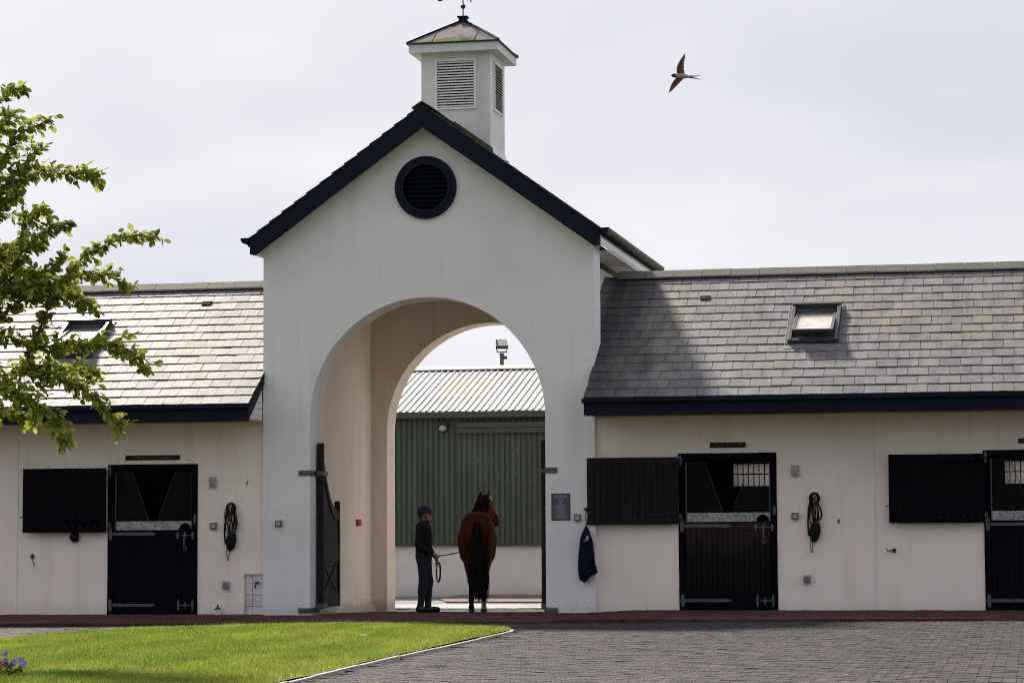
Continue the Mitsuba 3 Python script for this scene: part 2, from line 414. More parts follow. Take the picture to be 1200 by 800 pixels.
mat('horse_hair', lambda p, n, uv: mix((0.004, 0.0035, 0.0035), (0.009, 0.007, 0.006), noise(p.x * 120, p.y * 120, p.z * 10)), 0.7, 0.08)
mat('eye_black', (0.01, 0.008, 0.008), 0.1, 0.6)
scene['bird_coat'] = {'type': 'twosided', 'bsdf': {'type': 'principled', 'base_color': {'type': 'mesh_attribute', 'name': 'vertex_color'}, 'roughness': 0.7}}
scene['bird_feather'] = {'type': 'principledthin', 'base_color': {'type': 'rgb', 'value': [0.12, 0.075, 0.062]}, 'roughness': 0.6, 'diff_trans': 0.40, 'spec_trans': 0.0}
scene['window_glass'] = {'type': 'thindielectric'}
scene['frosted_pane'] = {'type': 'principledthin', 'base_color': {'type': 'rgb', 'value': [0.8, 0.78, 0.77]}, 'roughness': 0.4, 'diff_trans': 1.6, 'spec_trans': 0.0}
mat('frame_grey', (0.030, 0.032, 0.038), 0.4, 0.4)
mat('reflection_cream', lambda p, n, uv: mix((0.46, 0.44, 0.38), (0.30, 0.28, 0.22), smoothstep(0.4, 0.8, fbm(p.x * 9, p.y * 9, p.z * 9, 3))), 0.35, 0.5)  # mottle stands in for sky and trees mirrored in the roof glass
mat('lead_flashing', lambda p, n, uv: mix((0.09, 0.10, 0.115), (0.15, 0.16, 0.175), fbm(p.x * 8, p.y * 8, p.z * 8, 3)), 0.6, 0.4)


def cupola_roof_color(p, n, uv):
    c = mix((0.20, 0.19, 0.20), (0.12, 0.112, 0.116), fbm(p.x * 7, p.y * 7, p.z * 7, 4))
    moss = smoothstep(0.42, 0.60, fbm(p.x * 9, p.y * 9, p.z * 9, 3) + 0.9 * smoothstep(9.36, 9.20, p.z) - 0.47 - 0.6 * smoothstep(0.1, 0.75, dr.abs(p.x + 0.1)))
    rust = smoothstep(0.50, 0.62, fbm(p.x * 11 + 3, p.y * 11, p.z * 11, 3) + 0.9 * smoothstep(9.42, 9.66, p.z) - 0.45)
    c = mix(c, (0.10, 0.045, 0.035), rust)
    return mix(c, (0.075, 0.095, 0.022), moss * 0.85)


mat('cupola_roof', cupola_roof_color, 0.9, 0.15)
mat('cupola_fascia', lambda p, n, uv: mix(mix((0.68, 0.68, 0.69), (0.5, 0.5, 0.51), fbm(p.x * 3, p.y * 3, p.z * 3, 3)), (0.035, 0.06, 0.02),
                                           0.75 * smoothstep(0.50, 0.72, fbm(p.x * 24, p.y * 24, p.z * 2, 3)) * smoothstep(0.42, 0.1, dr.abs(p.x + 0.12)) * smoothstep(9.05, 9.16, p.z)), 0.6, 0.4)
mat('mossy_gutter', lambda p, n, uv: mix((0.020, 0.026, 0.024), (0.055, 0.065, 0.030), smoothstep(0.4, 0.75, fbm(p.x * 10, p.y * 6, p.z * 10, 3))), 0.5, 0.4)
mat('mossy_slate', lambda p, n, uv: mix((0.05, 0.052, 0.05), (0.075, 0.095, 0.03), smoothstep(0.45, 0.75, fbm(p.x * 12, p.y * 12, p.z * 12, 3))), 0.8, 0.3)
mat('plaque_blue', lambda p, n, uv: mix((0.030, 0.030, 0.085), (0.075, 0.045, 0.060), smoothstep(1.80, 1.45, p.z)), 0.25, 0.6)
mat('print_silver', (0.30, 0.30, 0.38), 0.5, 0.4)
mat('print_red', (0.35, 0.06, 0.05), 0.5, 0.4)
mat('flood_glass', (0.5, 0.54, 0.48), 0.15, 0.6)

# ================================================================ GROUND


def sm(a, b, x):
    t = np.clip((x - a) / (b - a), 0, 1)
    return t * t * (3 - 2 * t)


def yard_z(x, y):
    x, y = np.asarray(x, float), np.asarray(y, float)
    return 0.0085 * np.clip(x, -12, 14) + 0.010 - 0.055 * np.clip(-y / 3.0, 0, 1) - 0.020 * np.clip(y, 0, 6.0)


def apron_z(x, y):
    x, y = np.asarray(x, float), np.asarray(y, float)
    base = np.interp(x, [-14, -9, -2.7, -2.6, 2.6, 2.66, 3.2, 14], [-0.04, -0.02, -0.004, -0.014, 0.033, 0.036, 0.066, 0.072])
    return base - 0.030 * np.clip(-y / 3.0, 0, 1)


def sheet(x0, x1, y0, y1, nx, ny, zf):
    X, Y = np.meshgrid(np.linspace(x0, x1, nx), np.linspace(y0, y1, ny), indexing='ij')
    v = np.stack([X, Y, zf(X, Y)], -1).reshape(-1, 3)
    i, j = np.meshgrid(np.arange(nx - 1), np.arange(ny - 1), indexing='ij')
    a = i * ny + j
    q = np.stack([a, a + ny, a + ny + 1, a + 1], -1).reshape(-1, 4)
    return trimesh.Trimesh(v, np.vstack([q[:, [0, 1, 2]], q[:, [0, 2, 3]]]), process=False)


struct('ground', sheet(-2500, 2500, -2500, 2500, 2, 2, lambda x, y: x * 0 - 0.45), 'far_ground')
struct('yard', sheet(-16, 18, -46, 7.62, 60, 90, lambda x, y: yard_z(x, y) - 0.013), 'joint_sand')

# lawn: a long oval bed with a rounded end towards the arch
lawn_out = unary_union([Point(-0.215, -7.0).buffer(2.935, 40), Polygon([(-3.15, -7.0), (2.72, -7.0), (2.98, -14), (3.44, -24), (-3.15, -24)])]).buffer(0.4).buffer(-0.4)
lawn_in = lawn_out.buffer(-0.05)


def paver_mesh(L, W, H):
    c = 0.004
    x, y = W / 2, L / 2
    v = [[-x, -y, -H], [x, -y, -H], [x, y, -H], [-x, y, -H], [-x, -y, -c], [x, -y, -c], [x, y, -c], [-x, y, -c], [-x + c, -y + c, 0], [x - c, -y + c, 0], [x - c, y - c, 0], [-x + c, y - c, 0]]
    f = []
    for a, b in ((0, 4), (4, 8)):
        for k in range(4):
            k2 = (k + 1) % 4
            f += [[a + k, a + k2, b + k2], [a + k, b + k2, b + k]]
    f += [[8, 9, 10], [8, 10, 11]]
    return np.array(v), np.array(f)


pv, pf = paver_mesh(0.105 - 0.006, 0.21 - 0.006, 0.045)
from shapely import contains_xy
ci, cj = np.meshgrid(np.arange(int(-20.4 / 0.105), int(7.6 / 0.105)), np.arange(int(-7.5 / 0.21), int(11.0 / 0.21)), indexing='ij')
ci, cj = ci.ravel(), cj.ravel()
py = (ci + 0.5) * 0.105
px = (cj + 0.5) * 0.21 - (ci % 2) * 0.105
keep = ~contains_xy(lawn_out.buffer(0.08), px, py)
keep &= ~((py > -3.05) & (py < 0.35)) & ~((py >= -3.3) & (np.abs(px) > 2.0))
keep &= ((py < 0) | (np.abs(px) < 2.1) | (py > 5.4))
ci, cj, px, py = ci[keep], cj[keep], px[keep], py[keep]
pz = yard_z(px, py) + rng.normal(0, 0.0016, len(px))
tilt = rng.normal(0, 0.006, (len(px), 2))
PM = np.tile(np.eye(4), (len(px), 1, 1))
PM[:, 0, 2], PM[:, 2, 0] = tilt[:, 0], -tilt[:, 0]
PM[:, 1, 2], PM[:, 2, 1] = tilt[:, 1], -tilt[:, 1]
PM[:, :3, 3] = np.stack([px, py, pz], 1)
view = (px > 3.2 + (py + 18) * -0.01) & (px < 9.15 + (py + 18) * 0.02) & (py > -18.25)
order = np.where(view)[0]
order = order[np.argsort(py[order] // 0.105, kind='stable')][:300]
single = np.zeros(len(px), bool)
single[order] = True
paver_shape = mikit.ply(trimesh.Trimesh(pv, pf, process=False), 'paver')
for k in np.where(single)[0]:
    copy('yard__brick', paver_shape, PM[k])
add('yard__brick_field', scatter(pv, pf, PM[~single]), 'paver', stuff=True)

# red brick apron along the walls
struct('pavement', sheet(-13.5, 14, -3.0, 0.4, 160, 12, lambda x, y: apron_z(x, y) - 0.014), 'joint_sand')
rv, rf = paver_mesh(0.105 - 0.006, 0.21 - 0.006, 0.045)
ri, rj = np.meshgrid(np.arange(-28, 4), np.arange(int(-8.5 / 0.21), int(11.5 / 0.21)), indexing='ij')
ri, rj = ri.ravel(), rj.ravel()
ry = (ri + 0.5) * 0.105
rx = (rj + 0.5) * 0.21 - (ri % 2) * 0.105
keep = (ry < 0.10) | (np.abs(rx) < 1.75)
keep &= ~((np.abs(rx) > 1.75) & (np.abs(rx) < 2.72) & (ry > -0.06))
ri, rx, ry = ri[keep], rx[keep], ry[keep]
RM = np.tile(np.eye(4), (len(rx), 1, 1))
t2 = rng.normal(0, 0.008, (len(rx), 2))
RM[:, 0, 2], RM[:, 2, 0] = t2[:, 0], -t2[:, 0]
RM[:, 1, 2], RM[:, 2, 1] = t2[:, 1], -t2[:, 1]
RM[:, :3, 3] = np.stack([rx, ry, apron_z(rx, ry) + rng.normal(0, 0.0015, len(rx))], 1)
red_shape = mikit.ply(trimesh.Trimesh(rv, rf, process=False), 'red_paver')
order = np.where((rx > 2.4) & (rx < 9.0))[0]
order = order[np.argsort(ri[order], kind='stable')][:300]
single = np.zeros(len(rx), bool)
single[order] = True
for k in np.where(single)[0]:
    copy('pavement__brick', red_shape, RM[k])
add('pavement__brick_field', scatter(rv, rf, RM[~single]), 'red_paver', stuff=True)
# low edging stones along the apron's front
kerb_parts = []
for k in range(27):
    x0 = -13.5 + k * 1.0
    xm = x0 + 0.5
    if abs(xm) < 2.0:
        continue
    z1 = float(apron_z(xm, -3.0)) + 0.004
    kerb_parts.append(bx(x0 + 0.004, x0 + 0.996, -3.09, -3.006, z1 - 0.2, z1, 0.008))
struct('kerb', cat(kerb_parts), 'red_paver')

# concrete behind the arch and the brick strip before the shed
struct('concrete_yard', sheet(-16, 14, 7.62, 10.4, 20, 14, lambda x, y: x * 0 - 0.118), 'concrete')
struct('ground_strip', sheet(-16, 14, 10.4, 17.1, 20, 14, lambda x, y: x * 0 - 0.119), 'blue_grey_ground')  # strip past the concrete in a darker, bluer grey
bank = Polygon([(-3.3, 16.98), (-3.1, 14.0), (-2.3, 11.2), (4, 11.0), (6, 16.98)])
struct('path', ext_z(bank, -0.16, -0.085), 'brown_brick')

# lawn edging of concrete blocks
ring = np.array(lawn_out.exterior.coords)
s = np.r_[0, np.cumsum(np.linalg.norm(np.diff(ring, axis=0), axis=1))]
nb = int(s[-1] / 0.9)
edging = []
inner_ring = lawn_out.buffer(-0.075)
for k in range(nb):
    ss = np.linspace(s[-1] * k / nb + 0.004, s[-1] * (k + 1) / nb - 0.004, 6)
    a = np.stack([np.interp(ss, s, ring[:, 0]), np.interp(ss, s, ring[:, 1])], 1)
    if a[:, 1].max() < -20.5:
        continue
    t = np.gradient(a, axis=0)
    t /= np.linalg.norm(t, axis=1, keepdims=True)
    nrm = np.stack([-t[:, 1], t[:, 0]], 1)
    if not lawn_out.contains(Point(*(a[2] + nrm[2] * 0.03))):
        nrm = -nrm
    b = a + nrm * 0.047
    zt = yard_z(a[:, 0], a[:, 1]).mean() + 0.022 + rng.normal(0, 0.003)
    edging.append(ext_z(Polygon(np.vstack([a, b[::-1]])).buffer(0), zt - 0.15, zt))
struct('edging', cat(edging), 'kerb_concrete')


def lawn_z(x, y):
    dist = np.minimum(np.hypot(np.asarray(x) + 0.15, np.minimum(np.asarray(y) + 7.0, 0) * 0 + np.maximum(np.asarray(y) + 7.0, 0)), 3.2)
    return yard_z(x, np.minimum(y, -3)) + 0.028 + 0.035 * (1 - (dist / 3.2) ** 2) + 0.008 * (meshkit.noise(np.stack([np.asarray(x) * 1.3, np.asarray(y) * 1.3, np.asarray(x) * 0], -1)) - 0.5)


tri = trimesh.creation.triangulate_polygon(lawn_in, triangle_args=None, engine='earcut')
gx, gy = np.meshgrid(np.arange(-3.3, 3.5, 0.12), np.arange(-20.6, -3.8, 0.12), indexing='ij')
from scipy.spatial import Delaunay
inside = contains_xy(lawn_in.buffer(-0.05), gx.ravel(), gy.ravel())
bpts = np.array([lawn_in.exterior.interpolate(t, normalized=True).coords[0] for t in np.linspace(0, 1, 420)[:-1]])
bpts = bpts[bpts[:, 1] > -20.6]
P2 = np.vstack([np.stack([gx.ravel()[inside], gy.ravel()[inside]], 1), bpts])
D = Delaunay(P2)
cen = P2[D.simplices].mean(1)
fs = D.simplices[contains_xy(lawn_in, cen[:, 0], cen[:, 1])]
struct('lawn', trimesh.Trimesh(np.c_[P2, lawn_z(P2[:, 0], P2[:, 1])], fs, process=False), 'turf_soil', smooth=True)
# grass
NG = 230000
gx = rng.uniform(-3.2, 3.35, NG)
gy = -20.4 + rng.uniform(0, 1, NG) ** 0.9 * 16.6
ok = contains_xy(lawn_out.buffer(-0.055), gx, gy)
gx, gy = gx[ok], gy[ok]
n = len(gx)
dens = meshkit.fbm(np.stack([gx * 1.6, gy * 0.9, gx * 0], -1), 3, seed=2)
edge_d = np.array([0.0]) if False else np.minimum(np.abs(gx - np.interp(gy, [-24, -14, -7], [3.39, 2.93, 2.67])), 1)
hgt = rng.uniform(0.016, 0.044, n) * (0.55 + 1.1 * dens) * (1 + 0.9 * np.exp(-edge_d / 0.04)) * np.where(rng.random(n) < 0.03, 1.6, 1)
ang = rng.uniform(0, 2 * np.pi, n)
wd = rng.uniform(0.003, 0.0055, n)
base = np.stack([gx, gy, lawn_z(gx, gy) - 0.003], 1)
side = np.stack([np.cos(ang) * wd, np.sin(ang) * wd, 0 * ang], 1)
lean = np.stack([rng.normal(0, 0.5, n) * hgt, rng.normal(0, 0.5, n) * hgt, hgt], 1)
GV = np.stack([base - side, base + side, base + lean], 1).reshape(-1, 3)
GF = np.arange(n * 3).reshape(-1, 3)
labels['grass'] = {'kind': 'stuff', 'label': 'short mown sunlit grass of the lawn', 'category': 'grass'}
scene['grass'] = mikit.ply(trimesh.Trimesh(GV, GF, process=False), 'grass_blade')

# ================================================================ GATEHOUSE
gate = thing('gatehouse', 'tall cream gabled gatehouse with a round arch, navy bargeboards and a louvred cupola', 'building')
R_ARCH, SPRING = 1.85, 3.0


def arch(r=R_ARCH, zs=SPRING, z0=-0.5):
    a = np.linspace(0, math.pi, 73)
    return Polygon([(r, z0)] + [(r * math.cos(t), zs + r * math.sin(t)) for t in a] + [(-r, z0)])


def gable(w, apex=7.515, k=0.72, z0=-0.5):
    return Polygon([(-w, z0), (w, z0), (w, apex - k * w), (0, apex), (-w, apex - k * w)])


front = gable(2.61).difference(arch()).difference(Point(0, 6.545).buffer(0.40, 32))
# front wall and its short returns
add(gate + '__wall', ext_y(front, 0.0, 0.60), 'painted_render')
back = gable(2.61).difference(arch())
add(gate + '__wall', ext_y(back, 4.77, 5.33), 'passage_render')
for sx in (-1, 1):
    x0, x1 = sorted((sx * 2.14, sx * 2.36))
    add(gate + '__wall', bx(x0, x1, 0.602, 4.768, -0.5, 5.45), 'passage_render')
add(gate + '__ceiling', bx(-2.36, 2.36, 0.602, 4.768, 5.452, 5.55), 'interior_wall')
# soft plaster fillet where the side walls meet the back wall, bowed foot as in the passage
for sx in (-1, 1):
    add(gate + '__plinth', ext_z(Polygon([(sx * 2.137, 4.3), (sx * 2.137, 4.767), (sx * 2.05, 4.767)]), -0.5, 0.02), 'passage_render')
# round vent
add(gate + '__round_vent', ext_y(Point(0, 6.545).buffer(0.487, 48).difference(Point(0, 6.545).buffer(0.375, 48)), -0.045, 0.05), 'navy_paint', smooth=30)
add(gate + '__round_vent__rim', ext_y(Point(0, 6.545).buffer(0.40, 48).difference(Point(0, 6.545).buffer(0.352, 48)), -0.062, 0.0), 'navy_paint', smooth=30)
add(gate + '__round_vent__backing', ext_y(Point(0, 6.545).buffer(0.40, 32), 0.14, 0.16), 'black_plastic')
for k in range(10):
    z = 6.545 - 0.33 + k * 0.0735
    hw = math.sqrt(max(0.385 ** 2 - (z - 6.545) ** 2, 0.01))
    m = bx(-hw, hw, -0.05, 0.05, -0.006, 0.006)
    m.apply_transform(trimesh.transformations.rotation_matrix(math.radians(40), [1, 0, 0]))
    m.apply_translation([0, 0.05, z])
    add(gate + '__round_vent__slat', m, 'navy_paint')
# bargeboards: two boards meeting at the apex
KB = 0.72
for sx in (-1, 1):
    pts = [(0, 7.795), (sx * 2.755, 7.795 - KB * 2.755), (sx * 2.755, 5.555), (sx * 2.66, 5.545), (0, 7.452)]
    if sx < 0:
        pts = pts[::-1]
    add(gate + '__bargeboard', ext_y(Polygon(pts).buffer(-0.0015), -0.25, -0.215), 'navy_paint')
    lip = Polygon([(0, 7.475), (sx * 2.70, 7.475 - 0.7075 * 2.70), (sx * 2.70, 7.445 - 0.7075 * 2.70), (0, 7.445)])
    add(gate + '__bargeboard__moulding', ext_y(lip, -0.262, -0.251), 'navy_paint')
    # soffit between board and wall
    so = Polygon([(0, 7.56), (sx * 2.73, 7.56 - KB * 2.73), (sx * 2.73, 7.52 - KB * 2.73), (0, 7.52)])
    add(gate + '__soffit', ext_y(so, -0.213, -0.002), 'soffit_paint')
# roof of the gatehouse: deck and slate courses
for sx in (-1, 1):
    deck = Polygon([(0, 7.775), (sx * 2.80, 7.775 - KB * 2.80), (sx * 2.80, 7.70 - KB * 2.80), (0, 7.70)])
    add(gate + '__roof', ext_y(deck, -0.212, 5.60), 'roof_felt')
    ms = []
    L = math.hypot(2.80, 2.80 * KB)
    th = math.atan(KB)
    ncourse = 14
    for c in range(ncourse):
        s0 = L * c / ncourse
        s1 = s0 + L / ncourse + 0.05
        jit = rng.normal(0, 0.012)
        y = -0.275 + rng.normal(0, 0.004)
        while y < 5.62:
            w = 0.30
            p0, p1 = s0, min(s1 + rng.normal(0, 0.006), L + 0.03)
            q = Polygon([(sx * p0 * math.cos(th), 7.780 - p0 * math.sin(th)), (sx * p1 * math.cos(th), 7.805 - p1 * math.sin(th)), (sx * p1 * math.cos(th), 7.818 - p1 * math.sin(th)), (sx * p0 * math.cos(th), 7.79 - p0 * math.sin(th))])
            ms.append(ext_y(q, y + 0.002, min(y + w, 5.63) - 0.002))
            y += w
    add(gate + '__roof__slates', cat(ms), 'mossy_slate', stuff=True)
y = -0.285
while y < 5.6:
    for_ = Polygon([(0, 7.855), (0.16, 7.755), (0.155, 7.735), (0, 7.832), (-0.155, 7.735), (-0.16, 7.755)])
    add(gate + '__ridge_tile', ext_y(for_, y, min(y + 0.445, 5.62)), 'mossy_slate')
    y += 0.45
# eaves on both sides: fascia, soffit, gutter
for sx in (-1, 1):
    x0, x1 = sorted((sx * 2.745, sx * 2.77))
    add(gate + '__fascia', bx(x0, x1, -0.20, 5.60, 5.575, 5.735), 'white_paint')
    x0, x1 = sorted((sx * 2.362, sx * 2.742))
    add(gate + '__soffit', bx(x0, x1, 0.602, 5.60, 5.545, 5.572), 'soffit_paint')
    g = []
    a = np.linspace(math.pi, 2 * math.pi, 9)
    outer = [(0.062 * math.cos(t), 0.075 * math.sin(t)) for t in a]
    prof = outer + [(0.062, 0.012), (0.072, 0.012)][:1] + [(0.055 * math.cos(t), 0.066 * math.sin(t)) for t in a[::-1]]
    gp = affinity.translate(Polygon(prof).buffer(0.002), sx * 2.835, 5.80)
    add(gate + '__gutter', ext_y(gp, -0.27, 5.62), 'mossy_gutter' if sx > 0 else 'navy_paint')
    cap = affinity.translate(Polygon(outer + [(0.062, 0.012), (-0.062, 0.012)]), sx * 2.835, 5.80)
    add(gate + '__gutter__end_cap', ext_y(cap, -0.278, -0.271), 'navy_paint')

# cupola
cu = gate + '__cupola'
CY0, CY1 = 2.08, 3.23
shell = bx(-0.575, 0.575, CY0, CY1, 6.9, 9.06)
add(cu, cat(shell), 'painted_render')
add(cu + '__cornice', bx(-0.735, 0.735, 1.92, 3.39, 9.045, 9.062), 'soffit_paint')
for a, b, c, d in ((-0.74, 0.74, 1.895, 1.92), (-0.74, 0.74, 3.39, 3.415), (-0.74, -0.715, 1.922, 3.388), (0.715, 0.74, 1.922, 3.388)):
    add(cu + '__cornice__fascia_board', bx(a, b, c, d, 9.035, 9.175), 'cupola_fascia')
ap = [0, 2.655, 9.69]
cor = [(-0.765, 1.868, 9.19), (0.765, 1.868, 9.19), (0.765, 3.442, 9.19), (-0.765, 3.442, 9.19)]
low = [(x, y, z - 0.022) for x, y, z in cor]
rv_ = np.array(cor + [tuple(ap)] + low)
rf_ = [[0, 1, 4], [1, 2, 4], [2, 3, 4], [3, 0, 4]] + sum([[[5 + k, 5 + (k + 1) % 4, (k + 1) % 4], [5 + k, (k + 1) % 4, k]] for k in range(4)], []) + [[5, 7, 6], [5, 8, 7]]
add(cu + '__roof', trimesh.Trimesh(rv_, rf_, process=False), 'cupola_roof')
for k in range(4):
    a = np.array(cor[k]) + [0, 0, 0.004]
    add(cu + '__hip_cap', tube([a, (a + np.array(ap)) / 2 + [0, 0, 0.006], np.array(ap) + [0, 0, 0.006]], 0.022, 6), 'navy_paint', smooth=40)
    b = np.array(cor[(k + 1) % 4])
    add(cu + '__drip_edge', tube([a - [0, 0, 0.012], b - [0, 0, 0.008]], 0.013, 6), 'black_plastic')
    for f_ in (0.27, 0.73):
        e = a * (1 - f_) + b * f_ + [0, 0, 0.004]
        top = np.array(ap) * 0.86 + e * 0.14 if False else e + (np.array(ap) - (np.array(cor[k]) + b) / 2) * (0.53 if f_ else 1)
        add(cu + '__seam', tube([e, top], 0.006, 4), 'cupola_roof')
add(cu + '__finial', cat(bx(-0.065, 0.065, 2.59, 2.72, 9.64, 9.73), bx(-0.085, 0.085, 2.57, 2.74, 9.731, 9.752)), 'navy_paint')
add(cu + '__weather_vane', cat(cyl_z(0, 2.655, 0.011, 9.75, 10.75, 8), ball(0, 2.655, 9.925, 0.042), tube([(-0.42, 2.655, 10.10), (0.3, 2.655, 10.10)], 0.008, 6), bx(-0.43, -0.35, 2.652, 2.658, 10.03, 10.20), tube([(0, 2.3, 10.10), (0, 3.0, 10.10)], 0.008, 6), bx(0.12, 0.14, 2.652, 2.658, 9.99, 10.10), tube([(-0.5, 2.75, 10.5), (0.5, 2.55, 10.5)], 0.009, 6)), 'dark_steel', smooth=40)


def louvre(root, origin, ux, n_out, w, z0, z1, ns):
    """frame and slats; ux along the width, n_out outwards"""
    o, ux, no = np.array(origin, float), np.array(ux, float), np.array(n_out, float)
    B = np.stack([ux, no, [0, 0, 1]], 1)

    def put(m):
        v = np.array(m.vertices)
        f = np.array(m.faces)
        if np.linalg.det(B) < 0:
            f = f[:, ::-1]
        return trimesh.Trimesh(v @ B.T + o, f, process=False)
    fr = 0.03
    add(root + '__louvre_frame', cat([put(bx(-w / 2, w / 2, 0, 0.03, z1 - fr, z1)), put(bx(-w / 2, w / 2, 0, 0.03, z0, z0 + fr)), put(bx(-w / 2, -w / 2 + fr, 0, 0.03, z0 + fr, z1 - fr)), put(bx(w / 2 - fr, w / 2, 0, 0.03, z0 + fr, z1 - fr))]), 'white_paint')
    add(root + '__louvre_backing', put(bx(-w / 2 + fr, w / 2 - fr, 0.001, 0.003, z0 + fr, z1 - fr)), 'black_plastic')
    for k in range(ns):
        z = z0 + fr + (k + 0.5) * (z1 - z0 - 2 * fr) / ns
        m = bx(-w / 2 + fr, w / 2 - fr, -0.019, 0.019, -0.003, 0.003)
        m.apply_transform(trimesh.transformations.rotation_matrix(math.radians(-42), [1, 0, 0]))
        m.apply_translation([0, 0.019, z])
        add(root + '__slat', put(m), 'white_paint')


louvre(cu, (0.0, CY0, 0), (1, 0, 0), (0, -1, 0), 0.68, 8.11, 8.935, 17)
louvre(cu, (0.575, 2.655, 0), (0, 1, 0), (1, 0, 0), 0.68, 8.11, 8.935, 17)
# flashing round the foot of the cupola
for sx in (-1, 1):
    fl = Polygon([(0, 7.90), (sx * 0.62, 7.90 - KB * 0.62), (sx * 0.62, 7.74 - KB * 0.62), (0, 7.74)])
    add(cu + '__flashing', ext_y(fl, CY0 - 0.10, CY0 - 0.002), 'mossy_slate')
    x0, x1 = sorted((sx * 0.577, sx * 0.60))
    add(cu + '__flashing', bx(x0, x1, CY0 + 0.0, CY1, 7.2, 7.48), 'white_paint')

# ================================================================ STABLE WINGS
MR, EZ, EY = 0.638, 3.21, -0.80       # slope of the roof, height and line of the eaves
RIDGE_Y = 2.52
TH = math.atan(MR)


def roof_pt(x, s, lift=0.0):
    """point on the roof plane, s metres up the slope from the eaves"""
    return np.array([x, EY + s * math.cos(TH) - lift * math.sin(TH), EZ + s * math.sin(TH) + lift * math.cos(TH)])


SL_W, GAUGE, NC = 0.305, 0.262, 15
slate_shapes = []
for k in range(5):
    r2 = np.random.default_rng(40 + k)
    nseg = 6
    xs = np.linspace(-SL_W / 2 + 0.0035, SL_W / 2 - 0.0035, nseg)
    lowy = r2.normal(0, 0.0022, nseg)
    if k == 3:
        lowy[0] += 0.018
    if k == 4:
        lowy[-1] += 0.014
        lowy[2] -= 0.003
    poly = Polygon([(x, y) for x, y in zip(xs, lowy)] + [(SL_W / 2 - 0.0035, 0.32), (-SL_W / 2 + 0.0035, 0.32)])
    m = trimesh.creation.extrude_polygon(poly, 0.0115, engine='earcut')
    slate_shapes.append((mikit.ply(m, SLATES[0]), m))
ROOF_R = np.stack([[1, 0, 0], [0, math.cos(TH), math.sin(TH)], [0, -math.sin(TH), math.cos(TH)]], 1)


def slates(root, x0, x1, vis0, vis1, seed, skip=None):
    r2 = np.random.default_rng(seed)
    far = [[] for _ in SLATES]
    items = []
    for c in range(NC):
        off = (c % 2) * SL_W / 2 + r2.normal(0, 0.006)
        i0 = int(math.floor((x0 - off) / SL_W)) - 1
        for i in range(i0, int((x1 - x0) / SL_W) + i0 + 4):
            a, b = off + i * SL_W, off + (i + 1) * SL_W
            inx = 0.22 if (c + 0.3) * GAUGE * math.cos(TH) + EY > 0.62 else 0.0
            aa, bb = max(a, x0 - inx * (x0 > 0)), min(b, x1 + inx * (x1 < 0))
            if bb - aa < 0.03:
                continue
            s0 = c * GAUGE - 0.03 + r2.normal(0, 0.003)
            xc = (aa + bb) / 2
            if skip and skip(xc, s0 + 0.13):
                continue
            v = int(r2.choice(5, p=[0.34, 0.3, 0.2, 0.08, 0.08]))
            lift = 0.020 + abs(r2.normal(0, 0.0018))
            tiltR = rot([1, 0, 0], -2.6 + r2.normal(0, 0.25)) @ rot([0, 0, 1], r2.normal(0, 0.22)) @ rot([0, 1, 0], r2.normal(0, 0.25))
            M = M4(roof_pt(xc, s0, lift), ROOF_R @ tiltR, ((bb - aa) / SL_W, min(1.0, (NC * GAUGE + 0.03 - s0) / 0.32), 1))
            tone = int(r2.choice(5, p=[0.28, 0.26, 0.14, 0.14, 0.18]))
            items.append((vis0 - 0.1 < xc < vis1 + 0.1, c, v, tone, M))
    near = [it for it in items if it[0]]
    keep = near[:300]
    for _, c, v, tone, M in keep:
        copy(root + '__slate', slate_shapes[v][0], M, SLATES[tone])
    ids = set(map(id, keep))
    for it in items:
        if id(it) not in ids:
            far[it[3]].append((it[2], it[4]))
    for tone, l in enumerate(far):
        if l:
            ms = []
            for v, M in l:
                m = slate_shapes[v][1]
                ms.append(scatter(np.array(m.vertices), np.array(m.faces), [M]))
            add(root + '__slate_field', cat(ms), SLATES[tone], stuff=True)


def bolt_shape():
    a = ext_y(Polygon([(0.022 * math.cos(t), 0.055 * math.sin(t)) for t in np.linspace(0, 2 * math.pi, 13)[:-1]]), -0.012, 0)
    return a


